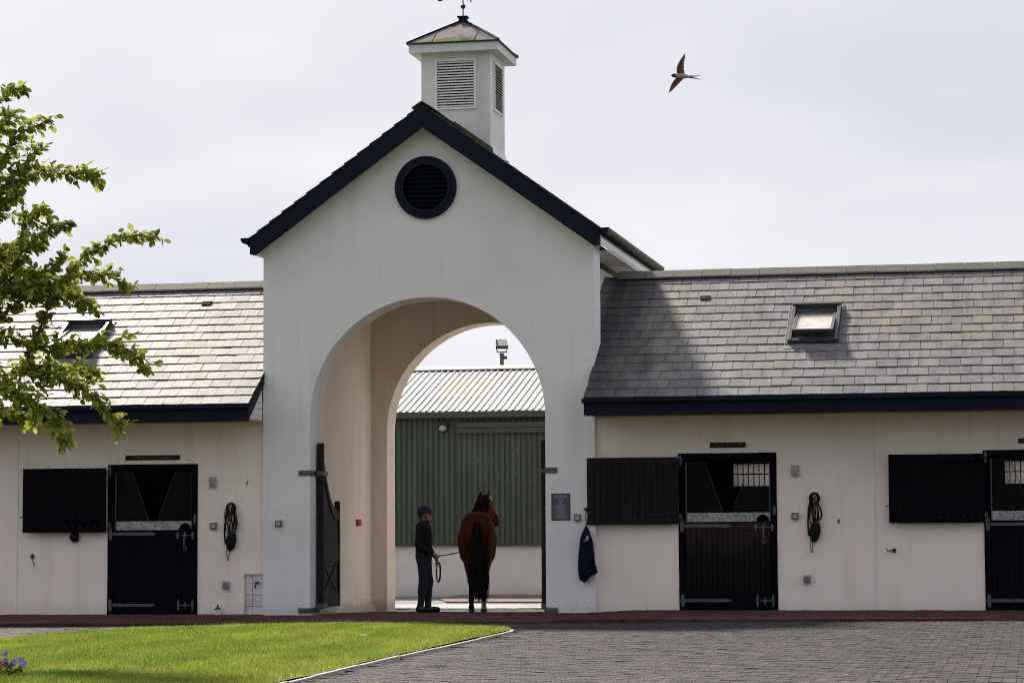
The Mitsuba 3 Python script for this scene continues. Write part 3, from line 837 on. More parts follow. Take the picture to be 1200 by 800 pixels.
def stable_opening(root, x0, z0, z1, worn, window, part_right=True):
    """one stable door: frame from x0, floor z0, head z1; the upper leaf folded back to the left"""
    x1 = x0 + 1.475
    fw = 0.095
    yf = 0.075
    k = add(root + '__door_frame', cat(bx(x0, x0 + fw, yf, 0.30, z0 - 0.02, z1 - fw, 0.004), bx(x1 - fw, x1, yf, 0.30, z0 - 0.02, z1 - fw, 0.004), bx(x0, x1, yf - 0.002, 0.30, z1 - fw, z1, 0.004)), 'door_paint')
    # lower leaf
    lz0, lz1 = z0 + 0.025, z0 + 1.295
    lx0, lx1 = x0 + fw + 0.006, x1 - fw - 0.006
    pm = 'worn_door_paint' if worn else 'door_paint'
    d = add(root + '__stable_door', cat(bx(lx0, lx1, 0.115, 0.150, lz0, lz1)), pm)
    add(d + '__top_rail', bx(lx0, lx1, 0.084, 0.112, lz1 - 0.115, lz1, 0.004), pm)
    add(d + '__top_rail', bx(lx0, lx1, 0.080, 0.150, lz1 + 0.002, lz1 + 0.014), 'navy_paint')
    npl = 16
    wpl = (lx1 - lx0) / npl
    for i in range(npl):
        add(d + '__plank', bx(lx0 + i * wpl + 0.003, lx0 + (i + 1) * wpl - 0.003, 0.094, 0.114, lz0, lz1 - 0.118, 0.004), pm)
    add(d + '__kick_board', bx(lx0, lx1, 0.086, 0.093, lz0, lz0 + 0.24, 0.003), 'door_paint')
    for zc in (lz1 - 0.045, lz0 + 0.115):
        pts = [(lx0 - 0.03, zc - 0.022), (lx0 + 0.66, zc - 0.022), (lx0 + 0.70, zc), (lx0 + 0.66, zc + 0.022), (lx0 - 0.03, zc + 0.022)]
        h = ext_y(Polygon(pts), 0.070, 0.078)
        kn = cyl_z(lx0 - 0.03, 0.066, 0.014, zc - 0.085, zc + 0.085, 10)
        pl = ext_y(Polygon([(lx0 - 0.055 + 0.024 * math.cos(t), zc + 0.10 * math.sin(t)) for t in np.linspace(0, 2 * math.pi, 15)[:-1]]), 0.064, 0.072)
        hk = add(d + '__strap_hinge', cat(h, kn, pl), 'galvanised')
        add(hk + '_screw' if False else d + '__hinge_screw', cat([cyl_y(lx0 + 0.06 + 0.12 * q, zc, 0.010, 0.062, 0.071, 8) for q in range(6)]), 'dark_steel')
    # bolts
    zt = lz1 - 0.075
    b = [ext_y(Polygon([(x + 0.023 * math.cos(t), zt + 0.055 * math.sin(t)) for t in np.linspace(0, 2 * math.pi, 13)[:-1]]), 0.066, 0.080) for x in (lx1 - 0.215, lx1 - 0.095, lx1 + 0.03)]
    rod = tube([(lx1 - 0.25, 0.060, zt), (lx1 + 0.045, 0.060, zt)], 0.010, 8)
    handle = tube([(lx1 - 0.10, 0.060, zt), (lx1 - 0.10, 0.040, zt - 0.03), (lx1 - 0.10, 0.045, zt - 0.15)], 0.017, 8)
    add(d + '__bolt', cat(b + [rod, handle]), 'galvanised', smooth=35)
    ringm = trimesh.creation.torus(0.020, 0.007, 14, 8)
    ringm.apply_transform(trimesh.transformations.rotation_matrix(math.pi / 2, [1, 0, 0]))
    ringm.apply_translation([lx1 - 0.095, 0.072, zt - 0.22])
    ring2 = ringm.copy()
    ring2.apply_translation([0, 0, 0.036])
    add(d + '__latch_ring', cat(ringm, ring2), 'galvanised', smooth=True)
    zb = lz0 + 0.11
    b = [ext_y(Polygon([(x + 0.02 * math.cos(t), zb + 0.095 * math.sin(t)) for t in np.linspace(0, 2 * math.pi, 13)[:-1]]), 0.070, 0.085) for x in (lx1 - 0.20, lx1 + 0.03)]
    b.append(ext_y(Polygon([(lx1 - 0.09 + 0.02 * math.cos(t), zb + 0.05 * math.sin(t)) for t in np.linspace(0, 2 * math.pi, 13)[:-1]]), 0.062, 0.085))
    add(d + '__bolt', cat(b + [tube([(lx1 - 0.16, 0.058, zb), (lx1 + 0.04, 0.058, zb)], 0.010, 8)]), 'galvanised', smooth=35)
    # frame keeper on the right stile
    add(root + '__door_frame__keeper', ext_y(Polygon([(x1 - 0.035 + 0.02 * math.cos(t), lz1 + 0.18 + 0.075 * math.sin(t)) for t in np.linspace(0, 2 * math.pi, 13)[:-1]]), 0.055, 0.072), 'galvanised')
    # grille in the open upper half
    gx0, gx1, gz0, gz1 = lx0 + 0.02, lx1 - 0.012, lz1 + 0.016, z1 - fw - 0.03
    gr = root + '__grille'
    vb0, vb1 = gx0 + 0.50 * (gx1 - gx0) - 0.075, gx0 + 0.50 * (gx1 - gx0) + 0.06
    vt0, vt1 = gx0 + 0.215 * (gx1 - gx0), gx0 + 0.785 * (gx1 - gx0)
    zp = gz0 + 0.135
    cut = Polygon([((gx0 + gx1) / 2 + 0.10 * math.cos(t) + 0.0, gz0 + 0.105 * math.sin(t)) for t in np.linspace(0, math.pi, 17)])
    plate = sbox(gx0, gz0, gx1, zp).difference(affinity.translate(cut, (gx1 - gx0) / 2 - 0.105, 0))
    yg = 0.135
    g0 = add(gr, cat(bx(gx0 - 0.018, gx0, yg - 0.01, yg + 0.02, gz0, gz1), bx(gx1, gx1 + 0.018, yg - 0.01, yg + 0.02, gz0, gz1), bx(gx0 - 0.018, gx1 + 0.018, yg - 0.01, yg + 0.02, gz0 - 0.012, gz0 - 0.001)), 'galvanised')
    add(g0 + '__plate', ext_y(plate, yg, yg + 0.004), 'galvanised_plate')
    add(g0 + '__rim', cat(tube([(gx0, yg, gz1), (vt0 - 0.02, yg, gz1), (vt0 + 0.005, yg, gz1 - 0.02), (vb0, yg, zp + 0.004), (vb1, yg, zp + 0.004), (vt1 - 0.005, yg, gz1 - 0.02), (vt1 + 0.02, yg, gz1), (gx1, yg, gz1)], 0.005, 6)), 'wire')
    W = []
    pitch = 0.032
    for side in (0, 1):
        def xr(z):
            f = (z - zp) / (gz1 - zp)
            return (gx0, vb0 + (vt0 - vb0) * f) if side == 0 else (vb1 + (vt1 - vb1) * f, gx1)
        z = zp + 0.01
        while z < gz1 - 0.01:
            a, b_ = xr(z)
            W.append(bx(a, b_, yg - 0.0012, yg + 0.0012, z - 0.0011, z + 0.0011))
            z += pitch
        x = (gx0 if side == 0 else min(vt1, vb1)) + pitch
        xe = (max(vb0, vt0)) if side == 0 else gx1
        while x < xe - 0.005:
            if side == 0:
                ztop = gz1 if x < vt0 else zp + (gz1 - zp) * (x - vb0) / (vt0 - vb0)
            else:
                ztop = gz1 if x > vt1 else zp + (gz1 - zp) * (x - vb1) / (vt1 - vb1)
            if ztop > zp + 0.01:
                W.append(bx(x - 0.0011, x + 0.0011, yg + 0.0015, yg + 0.0035, zp, ztop))
            x += pitch
    add(g0 + '__wire_mesh', cat(W), 'wire', stuff=True)
    # upper leaf folded back against the wall
    ux1 = x0 + 0.005
    ux0 = ux1 - 1.375
    uz0, uz1 = lz1 - 0.02, z1 - 0.055
    um = 'worn_shutter_paint' if worn else 'door_paint'
    yo = -0.030
    u = add(root + '__shutter', cat(bx(ux0, ux1, yo, yo + 0.028, uz0, uz1, 0.003)), um)
    for a, b_, c, d_ in ((ux0, ux1, uz1 - 0.10, uz1), (ux0, ux1, uz0, uz0 + 0.10), (ux0, ux0 + 0.11, uz0 + 0.102, uz1 - 0.102), (ux1 - 0.11, ux1, uz0 + 0.102, uz1 - 0.102)):
        add(u + '__rail', bx(a, b_, yo - 0.018, yo - 0.001, c, d_, 0.004), um)
    npl = 12
    wpl = (ux1 - ux0 - 0.22) / npl
    for i in range(npl):
        add(u + '__plank', bx(ux0 + 0.11 + i * wpl + 0.003, ux0 + 0.11 + (i + 1) * wpl - 0.003, yo - 0.012, yo - 0.001, uz0 + 0.102, uz1 - 0.102, 0.004), um)
    for zc in (uz1 - 0.048, uz0 + 0.080):
        add(u + '__bolt_head', cat([cyl_y(ux1 - 0.045 - 0.122 * q, zc, 0.008, yo - 0.026, yo - 0.017, 8) for q in range(6)]), 'galvanised')
        pl = ext_y(Polygon([(x0 + 0.035 + 0.026 * math.cos(t), zc + 0.085 * math.sin(t)) for t in np.linspace(0, 2 * math.pi, 15)[:-1]]), 0.058, 0.072)
        kn = tube([(ux1 - 0.02, yo - 0.006, zc), (ux1 + 0.035, 0.03, zc), (x0 + 0.04, 0.062, zc)], 0.012, 7)
        add(u + '__hinge', cat(pl, kn), 'galvanised', smooth=35)
    add(u + '__catch', tube([(ux0 - 0.055, yo + 0.012, uz0 + 0.245), (ux0 - 0.002, yo + 0.012, uz0 + 0.245)], 0.010, 7), 'dark_steel')
    return x1


def roof_window(root, xa, xb, s_lo, s_hi):
    """top-hung roof light, its sash a little open"""
    def slab(u0, u1, s0, s1, l0, l1):
        m = bx(u0, u1, s0, s1, l0, l1, 0.004)
        v = np.array(m.vertices) @ ROOF_R.T + roof_pt(0, 0)
        return trimesh.Trimesh(v, np.array(m.faces), process=False)
    rw = add(root + '__roof_window', cat(slab(xa, xa + 0.055, s_lo, s_hi, 0.0, 0.11), slab(xb - 0.055, xb, s_lo, s_hi, 0.0, 0.11), slab(xa, xb, s_hi - 0.06, s_hi, 0.0, 0.13), slab(xa, xb, s_lo, s_lo + 0.07, 0.0, 0.10)), 'frame_grey')
    add(rw + '__shaft', slab(xa + 0.05, xb - 0.05, s_lo + 0.06, s_hi - 0.05, -0.02, 0.022), 'interior_wall')
    add(rw + '__apron_flashing', slab(xa - 0.05, xb + 0.05, s_lo - 0.14, s_lo - 0.002, 0.018, 0.034), 'lead_flashing')
    add(rw + '__flashing', slab(xa - 0.05, xa - 0.002, s_lo - 0.02, s_hi + 0.05, 0.016, 0.045), 'frame_grey')
    add(rw + '__flashing', slab(xb + 0.002, xb + 0.05, s_lo - 0.02, s_hi + 0.05, 0.016, 0.045), 'frame_grey')
    # sash, centre pivot: its foot swings out, its head swings in
    Lw = s_hi - s_lo
    tl = rot([1, 0, 0], -11)
    W2 = (xb - xa) / 2
    c = np.array([(xa + xb) / 2, (s_lo + s_hi) / 2, 0.085])

    def sash(m):
        v = np.array(m.vertices) @ tl.T + c
        v = v @ ROOF_R.T + roof_pt(0, 0)
        return trimesh.Trimesh(v, np.array(m.faces), process=False)
    h = Lw / 2 - 0.075
    w = W2 - 0.062
    add(rw + '__sash', cat(sash(bx(-w, -w + 0.05, -h, h, 0, 0.045, 0.003)), sash(bx(w - 0.05, w, -h, h, 0, 0.045, 0.003)), sash(bx(-w, w, h - 0.055, h, 0, 0.045, 0.003)), sash(bx(-w, w, -h, -h + 0.05, -0.005, 0.045, 0.003))), 'frame_grey')
    add(rw + '__pane', sash(trimesh.Trimesh(np.array([[-w + 0.04, -h + 0.04, 0.03], [w - 0.04, -h + 0.04, 0.03], [w - 0.04, h - 0.05, 0.03], [-w + 0.04, h - 0.05, 0.03]]), [[0, 1, 2], [0, 2, 3]], process=False)), 'window_glass')
    add(rw + '__blind', sash(bx(-w + 0.04, w - 0.04, -h + 0.04, h - 0.14, 0.010, 0.014)), 'reflection_cream')  # cream sheet under the pane, coloured for the reflection in the glass


def wing(root, x0, x1, doors, base, vis, seed, windows, vents):
    """doors: list of (x of the frame, head z, worn)"""
    wall = sbox(x0, -0.5, x1, 3.30)
    for dx, z1, worn in doors:
        wall = wall.difference(sbox(dx + 0.004, -0.6, dx + 1.471, z1 - 0.004))
    if base < 0.03:
        wall = wall.difference(sbox(-2.945, -0.6, -2.6, 0.613))
    add(root + '__wall', ext_y(wall, 0.10, 0.40), 'wing_render')
    bw = sbox(x0, -0.5, x1, 3.30)
    for a, b in windows:
        bw = bw.difference(sbox(a, 1.985, b, 2.39))
    add(root + '__wall', ext_y(bw, 4.70, 5.00), 'interior_wall')
    outer = x0 if abs(x0) > abs(x1) else x1
    inner = x1 if outer == x0 else x0
    g = Polygon([(0.402, -0.5), (4.698, -0.5), (4.698, 3.30), (RIDGE_Y, EZ + MR * (RIDGE_Y - EY) - 0.12), (0.402, 3.30)])
    e0, e1 = sorted((outer, outer - math.copysign(0.3, outer)))
    add(root + '__wall', ext_x(g, e0, e1), 'painted_render')
    e0, e1 = sorted((inner, inner + math.copysign(0.2, outer)))
    add(root + '__wall', ext_x(g, e0, e1), 'interior_wall')
    # inside: floor, partitions between the boxes
    add(root + '__floor', bx(x0 + 0.3, x1 - 0.3, 0.402, 4.698, base - 0.2, base - 0.03), 'interior_floor')
    for dx, z1, worn in doors:
        for px_ in (dx - 1.35, dx + 2.9):
            if x0 + 0.4 < px_ < x1 - 0.4:
                add(root + '__partition', bx(px_, px_ + 0.12, 0.404, 4.696, base - 0.03, 3.2), 'interior_wall')
    for dx, z1, worn in doors:
        stable_opening(root, dx, base, z1, worn, None)
    for a, b in windows:
        w = add(root + '__window', cat(bx(a, b, 4.66, 4.72, 1.965, 2.0), bx(a, b, 4.66, 4.72, 2.37, 2.41), bx(a - 0.05, a + 0.01, 4.66, 4.72, 1.965, 2.41), bx(b - 0.01, b + 0.05, 4.66, 4.72, 1.965, 2.41)), 'dark_steel')
        nb_ = max(3, int((b - a) / 0.085))
        for q in range(1, nb_):
            add(w + '__bar', bx(a + (b - a) * q / nb_ - 0.008, a + (b - a) * q / nb_ + 0.008, 4.64, 4.656, 1.99, 2.39), 'dark_steel')
        add(w + '__bar', bx(a, b, 4.63, 4.64, 2.19, 2.208), 'dark_steel')
        add(w + '__pane', bx(a, b, 4.80, 4.806, 1.98, 2.40), 'frosted_pane')
    # roof deck, both slopes
    zr = EZ + MR * (RIDGE_Y - EY)
    deck = Polygon([(EY + 0.03, EZ + 0.03 * MR - 0.004), (RIDGE_Y, zr - 0.004), (2 * RIDGE_Y - EY, EZ), (2 * RIDGE_Y - EY, EZ - 0.09), (RIDGE_Y, zr - 0.10), (EY + 0.03, EZ + 0.03 * MR - 0.07)])
    e0, e1 = x0, x1
    if inner == x1:
        e1 = -2.585
    else:
        e0 = 2.585
    add(root + '__roof', ext_x(deck, e0, e1), 'roof_felt')
    rear = sheet(e0, e1, 0, 1, 2, 2, lambda x, y: x * 0)
    v = np.array(rear.vertices)
    f_ = v[:, 1].copy()
    v[:, 1] = RIDGE_Y + f_ * (RIDGE_Y - EY)
    v[:, 2] = zr + 0.02 - f_ * MR * (RIDGE_Y - EY)
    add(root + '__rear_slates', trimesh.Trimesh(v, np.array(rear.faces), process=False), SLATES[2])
    sk = []
    for c in vents:
        sk.append(c)
    slates(root, e0 - (0.0 if e0 > 0 else 0), e1, vis[0], vis[1], seed)
    # ridge tiles
    x = e0
    i = 0
    while x < e1 - 0.02:
        w_ = min(0.46, e1 - x)
        prof = Polygon([(-0.165, -0.055), (-0.15, -0.03), (-0.02, 0.082), (0.02, 0.082), (0.15, -0.03), (0.165, -0.055), (0.15, -0.06), (0.0, 0.055), (-0.15, -0.06)])
        m = ext_x(affinity.translate(prof, RIDGE_Y, zr + 0.022 + rng.normal(0, 0.002)), x + 0.003, x + w_ - 0.003)
        if vis[0] - 0.3 < x < vis[1] + 0.3:
            add(root + '__ridge_tile', m, 'ridge_clay')
        else:
            add(root + '__ridge_tile', m, 'ridge_clay')
        x += 0.46
    # eaves: gutter, fascia, soffit
    ge0, ge1 = (e0, e1 + 0.005) if inner == x1 else (e0 - 0.02, e1)
    gut = Polygon([(EY - 0.085, EZ - 0.005), (EY - 0.085, EZ - 0.062), (EY - 0.07, EZ - 0.075), (EY + 0.02, EZ - 0.075), (EY + 0.02, EZ - 0.06), (EY - 0.065, EZ - 0.055), (EY - 0.075, EZ - 0.005)])
    add(root + '__gutter', ext_x(gut, ge0, ge1), 'navy_paint')
    xg = ge0 + 0.9
    while xg < ge1 - 0.2:
        add(root + '__gutter__bracket', bx(xg - 0.011, xg + 0.011, EY - 0.090, EY - 0.0855, EZ - 0.075, EZ + 0.002), 'navy_paint')
        xg += 0.95
    add(root + '__gutter__joint', bx(ge0 + 2.95, ge0 + 3.03, EY - 0.0895, EY - 0.0853, EZ - 0.078, EZ - 0.002), 'navy_paint')
    fe0, fe1 = (e0, e1 - 0.03) if inner == x1 else (e0 + 0.035, e1)
    fas = Polygon([(EY - 0.004, EZ - 0.055), (EY - 0.004, 2.945), (EY + 0.028, 2.945), (EY + 0.028, EZ - 0.055)])
    add(root + '__fascia', ext_x(fas, fe0, fe1), 'navy_paint')
    add(root + '__fascia__bead', ext_x(Polygon([(EY - 0.012, 3.045), (EY - 0.012, 3.032), (EY - 0.005, 3.032), (EY - 0.005, 3.045)]), fe0, fe1), 'navy_paint')
    # boarded soffit
    nby = 7
    ysof = np.linspace(EY + 0.03, 0.098, nby + 1)
    for q in range(nby):
        add(root + '__soffit_board', bx(fe0, fe1, ysof[q] + 0.003, ysof[q + 1] - 0.003, 2.972 + 0.002 * (q % 2), 2.992), 'soffit_dark')
    # verge beside the gatehouse: barge strip and boarded cheek
    vx = e1 if inner == x1 else e0
    sgn = 1 if inner == x1 else -1
    vb = Polygon([(EY - 0.01, EZ - 0.01), (0.0 - 0.004, EZ + MR * (-EY) - 0.01), (0.0 - 0.004, EZ + MR * (-EY) - 0.17), (EY - 0.01, 2.95)])
    a0, a1 = sorted((vx - sgn * 0.028, vx - sgn * 0.003))
    add(root + '__verge_board', ext_x(vb, a0, a1), 'navy_paint')
    nck = 5
    for q in range(nck):
        za, zb_ = 2.965 + q * 0.10, 2.965 + (q + 1) * 0.10 - 0.006
        tri_ = Polygon([(EY + 0.04, 2.95), (-0.004, 2.95), (-0.004, EZ + MR * (-EY) - 0.12), (EY + 0.04, EZ - 0.08)]).intersection(sbox(-3, za, 3, zb_))
        if not tri_.is_empty and tri_.area > 1e-4:
            a0, a1 = sorted((vx - sgn * 0.062, vx - sgn * 0.040))
            add(root + '__cheek_board', ext_x(tri_, a0, a1), 'white_paint')
    # small vents in the slating
    for vx_, vs in vents:
        m = cat(bx(-0.075, 0.075, -0.045, 0.045, 0.0, 0.035, 0.004), bx(-0.085, 0.085, 0.045, 0.06, 0.0, 0.042, 0.003))
        v = np.array(m.vertices) * [1, 1, 0.5] + [vx_, vs, 0.030]
        v = v @ ROOF_R.T + roof_pt(0, 0)
        add(root + '__roof_vent', trimesh.Trimesh(v, np.array(m.faces), process=False), 'roof_felt')
    # movement joint in the render
    return root


cT = math.cos(TH)
right = thing('stable_wing', 'cream stable range right of the arch, grey slate roof with one small roof window', 'stable')
wing(right, 2.611, 13.6, [(3.865, 2.405, True), (8.372, 2.405, False)], 0.070, (2.5, 9.3), 11, [(4.155, 5.05), (8.63, 9.5), (12.2, 13.0)], [(4.085, (1.80 - EY) / cT), (9.28, (1.80 - EY) / cT), (12.5, 3.1)])
roof_window(right, 5.50, 6.25, (0.47 - EY) / cT, (1.47 - EY) / cT)
left = thing('stable_wing', 'cream stable range left of the arch, pale sunlit slate roof half hidden by the tree', 'stable')
wing(left, -12.6, -2.611, [(-5.175, 2.332, False)], -0.004, (-7.3, -2.5), 12, [(-4.6, -3.9), (-9.0, -8.2)], [(-4.2, (2.0 - EY) / cT), (-8.0, 3.2)])
roof_window(left, -6.40, -5.64, (0.47 - EY) / cT, (1.49 - EY) / cT)
labels[right + '__stable_door'] = {'label': 'lower door leaf weathered brown at the top'}
# fine vertical joints in the render
for root, xs in ((right, (6.79, 11.3)), (left, (-6.685, -10.6))):
    for x in xs:
        add(root + '__movement_joint', bx(x - 0.005, x + 0.005, 0.0945, 0.0985, (0.07 if x > 0 else 0.0), 2.97), 'soffit_paint')
# tiled wash niche low in the left wall
add(left + '__niche', bx(-2.945, -2.62, 0.165, 0.20, -0.04, 0.613), 'grout')
xs_, zs_ = [-2.943, -2.825, -2.621], [-0.03, 0.118, 0.29, 0.475, 0.611]
for i in range(2):
    for j in range(4):
        add(left + '__niche__tile', bx(xs_[i] + 0.004, xs_[i + 1] - 0.004, 0.155, 0.164, zs_[j] + 0.004, zs_[j + 1] - 0.004, 0.002), 'tile_white')
add(left + '__niche__drain', bx(-2.93, -2.63, 0.09, 0.152, -0.035, -0.012), 'dark_steel')

# ---------------------------------------------------------------- gates
KEYS = {}


def gate_leaf(mirror, label):
    root = thing('gate_leaf', label, 'gate', 'pair of open gate leaves')
    W_ = 1.66
    # leaf drawn in (u, z): u from the hinge stile; thickness along v
    def zc(u):
        t = np.clip((u - 0.10) / (W_ - 0.22), 0, 1)
        return 1.60 + 0.86 * (1 - t) ** 2.3
    us = np.linspace(0.10, W_ - 0.10, 30)
    top = [(u, zc(u)) for u in us]
    a = math.radians(96 if mirror < 0 else 86)

    def put(m):
        v = np.array(m.vertices)
        ux, uy = (math.cos(a), math.sin(a))
        X = -1.775 + v[:, 0] * ux + v[:, 1] * uy
        Y = 0.30 + v[:, 0] * uy - v[:, 1] * ux
        f = np.array(m.faces)
        if mirror > 0:
            X = -X
        det = -1 if mirror < 0 else 1
        f = f[:, ::-1]
        if mirror > 0:
            f = f[:, ::-1]
        return trimesh.Trimesh(np.stack([X, Y, v[:, 2]], 1), f, process=False)

    def P(key, m, b='gate_paint', **k):
        add(root + key, put(m), b, **k)
    P('__hinge_stile', bx(0, 0.10, -0.05, 0.05, 0.075, 2.64, 0.006))
    P('__meeting_stile', bx(W_ - 0.10, W_, -0.04, 0.04, 0.075, 1.76, 0.006))
    P('__curved_rail', ext_y(Polygon(top + [(u, z - 0.15) for u, z in top[::-1]]), -0.035, 0.035))
    body = ext_y(Polygon([(u, z - 0.152) for u, z in top] + [(W_ - 0.10, 0.10), (0.10, 0.10)]), -0.010, 0.010)
    P('__panel', body)
    for z0_, z1_ in ((0.085, 0.27), (0.80, 1.05)):
        P('__rail', bx(0.102, W_ - 0.102, -0.032, 0.032, z0_, z1_, 0.005))
    for sgn in (1, -1):
        z0_, z1_ = (0.29, 0.78) if sgn > 0 else (0.78, 0.29)
        br = Polygon([(0.12, z0_), (0.24, z0_), (W_ - 0.12, z1_), (W_ - 0.24, z1_)])
        P('__brace', ext_y(br, -0.028 + 0.004 * sgn, 0.028 + 0.004 * sgn))
    nb_ = 13
    for i in range(nb_):
        u0 = 0.104 + (W_ - 0.21) * i / nb_
        P('__board', bx(u0 + 0.003, u0 + (W_ - 0.21) / nb_ - 0.003, -0.019, 0.019, 1.055, float(zc(u0 + 0.05)) - 0.16, 0.004))
    for u in np.linspace(0.14, W_ - 0.16, 9):
        z = float(zc(u))
        P('__spike', cat(cyl_z(u, 0, 0.006, z - 0.01, z + 0.035, 6), ball(u, 0, z + 0.04, 0.014, 1)), 'dark_steel', smooth=True)
    for z in (2.17, 0.12):
        P('__strap', cat(bx(-0.012, 0.40, 0.051, 0.058, z - 0.035, z + 0.035), bx(-0.012, -0.004, -0.058, 0.058, z - 0.035, z + 0.035), bx(-0.012, 0.40, -0.058, -0.051, z - 0.035, z + 0.035)), 'galvanised')
    for z in (1.97, 1.75, 1.5):
        P('__bolt_end', tube([(0.02, 0.06, z), (0.02, -0.065, z)], 0.009, 6), 'dark_steel')
    P('__drop_bolt', cat(tube([(W_ + 0.035, 0.0, 0.13), (W_ + 0.035, 0.0, 0.64), (W_ + 0.06, 0.0, 0.655), (W_ + 0.16, 0.0, 0.655)], 0.012, 8), bx(W_, W_ + 0.06, -0.012, 0.012, 0.16, 0.18), bx(W_, W_ + 0.06, -0.012, 0.012, 0.36, 0.38), bx(W_, W_ + 0.04, -0.012, 0.012, 0.60, 0.62)), 'dark_steel', smooth=35)
    P('__latch', cat(bx(W_, W_ + 0.07, -0.015, 0.015, 0.90, 0.945)), 'dark_steel')
    # bracket fixed to the front wall
    for z in ((2.13, 2.215) if True else ()), ((0.02, 0.10)):
        z0_, z1_ = z
        dz = -0.005 if mirror < 0 else 0.0
        m = cat(bx(-2.035, -1.851, -0.016, -0.002, z0_ + dz, z1_ + dz, 0.004), bx(-1.849, -1.836, -0.016, 0.26, z0_ + dz, z1_ + dz, 0.004), cyl_z(-1.80, 0.27, 0.03, z0_ + dz, z1_ + dz, 12))
        if mirror > 0:
            v = np.array(m.vertices) * [-1, 1, 1]
            m = trimesh.Trimesh(v, np.array(m.faces)[:, ::-1], process=False)
        add(root + '__wall_bracket', m, 'galvanised')
        m = cat([cyl_y(x, (z0_ + z1_) / 2 + dz, 0.011, -0.026, -0.015, 8) for x in (-1.99, -1.90)])
        if mirror > 0:
            m = trimesh.Trimesh(np.array(m.vertices) * [-1, 1, 1], np.array(m.faces)[:, ::-1], process=False)
        add(root + '__wall_bracket_bolt', m, 'dark_steel')


gate_leaf(-1, 'black timber gate leaf with swept top, folded open along the left arch wall')
gate_leaf(1, 'black timber gate leaf seen edge-on at the right side of the arch')

# ---------------------------------------------------------------- name plates and notice


def name_plate(text, xa, xb, z0, z1, label):
    k = thing('name_plate', label, 'sign')
    add(k + '__plate', bx(xa, xb, 0.078, 0.0985, z0, z1, 0.003), 'plate_black')
    add(k + '__border', cat(bx(xa + 0.006, xb - 0.006, 0.0765, 0.0778, z0 + 0.005, z0 + 0.008), bx(xa + 0.006, xb - 0.006, 0.0765, 0.0778, z1 - 0.008, z1 - 0.005)), 'gold_letter')
    m = meshkit.text_mesh(text, (z1 - z0) * 0.52, 0.002)
    w = m.bounds[1][0] - m.bounds[0][0]
    sx = (xb - xa) * 0.82 / w
    v = np.array(m.vertices)
    v[:, 0] = (v[:, 0] - m.bounds[0][0]) * sx + xa + (xb - xa) * 0.09
    y = v[:, 1] - m.bounds[0][1]
    add(k + '__lettering', trimesh.Trimesh(np.stack([v[:, 0], 0.0775 - v[:, 2], y + z0 + (z1 - z0) * 0.25], 1), np.array(m.faces), process=False), 'gold_letter')


name_plate('STARSPANGLEDBANNER', -4.89, -3.995, 2.398, 2.474, 'long black name plate with gold letters over the left stable door')
name_plate('SIOUX NATION', 4.348, 4.886, 2.486, 2.565, 'black name plate with gold letters over the weathered stable door right of the arch')
name_plate('NO', 8.885, 9.03, 2.497, 2.568, 'black name plate cut off by the right edge, over the far right stable door')

nb = thing('notice_board', 'dark blue framed notice with silver print on the wall right of the arch', 'sign')
add(nb + '__panel', bx(1.955, 2.215, -0.014, -0.002, 1.425, 1.808, 0.002), 'plaque_blue')
add(nb + '__backing', cat(bx(1.937, 2.232, -0.0018, 0.004, 1.412, 1.822)), 'frame_grey')
for x in (1.944, 2.226):
    for z in (1.42, 1.815):
        add(nb + '__screw', cyl_y(x, z, 0.007, -0.010, -0.0015, 8), 'galvanised')
pr = []
for z, w, h in ((1.785, 0.20, 0.014), (1.757, 0.19, 0.013)):
    x = 2.085 - w / 2
    while x < 2.085 + w / 2:
        l = random.uniform(0.014, 0.035)
        pr.append(bx(x, min(x + l, 2.085 + w / 2), -0.0155, -0.0142, z - h / 2, z + h / 2))
        x += l + 0.009
z = 1.725
while z > 1.45:
    w = random.choice([0.06, 0.09, 0.16, 0.12, 0.05, 0.15])
    x = 2.085 - w / 2
    while x < 2.085 + w / 2:
        l = random.uniform(0.008, 0.022)
        pr.append(bx(x, min(x + l, 2.085 + w / 2), -0.0152, -0.0142, z - 0.003, z + 0.003))
        x += l + 0.005
    z -= 0.0165
add(nb + '__print', cat(pr), 'print_silver')
add(nb + '__emblem', ext_y(Point(2.15, 1.555).buffer(0.013), -0.0155, -0.0142), 'print_red')

# ---------------------------------------------------------------- wall fittings


def sensor(x, z, label):
    k = thing('wall_sensor', label, 'sensor')
    add(k + '__case', bx(x - 0.055, x + 0.055, 0.045, 0.099, z - 0.085, z + 0.085, 0.008), 'grey_plastic')
    add(k + '__window', cat(bx(x - 0.022, x + 0.022, 0.041, 0.0445, z - 0.055, z - 0.025), cyl_y(x, z + 0.02, 0.008, 0.041, 0.045, 10)), 'dark_grey_plastic')


sensor(-3.45, 2.04, 'small pale grey box high on the wall right of the left stable door')
sensor(5.62, 2.128, 'small pale grey box high on the wall right of the weathered stable door')


def switch(x, z, y, label):
    k = thing('light_switch', label, 'switch')
    add(k + '__case', bx(x - 0.052, x + 0.052, y - 0.05, y - 0.001, z - 0.052, z + 0.052, 0.006), 'dark_grey_plastic')
    add(k + '__rocker', bx(x - 0.03, x + 0.03, y - 0.056, y - 0.0505, z - 0.03, z + 0.03, 0.004), 'grey_plastic')


switch(-3.435, 1.362, 0.1, 'square grey switch beside the bridle left of the arch')
switch(5.61, 1.456, 0.1, 'square grey switch beside the bridle right of the weathered stable door')
switch(2.342, 1.457, 0.0, 'square grey switch between the notice and the hanging blue bag')
switch(-2.348, 1.395, 0.0, 'square grey switch on the pier left of the arch')


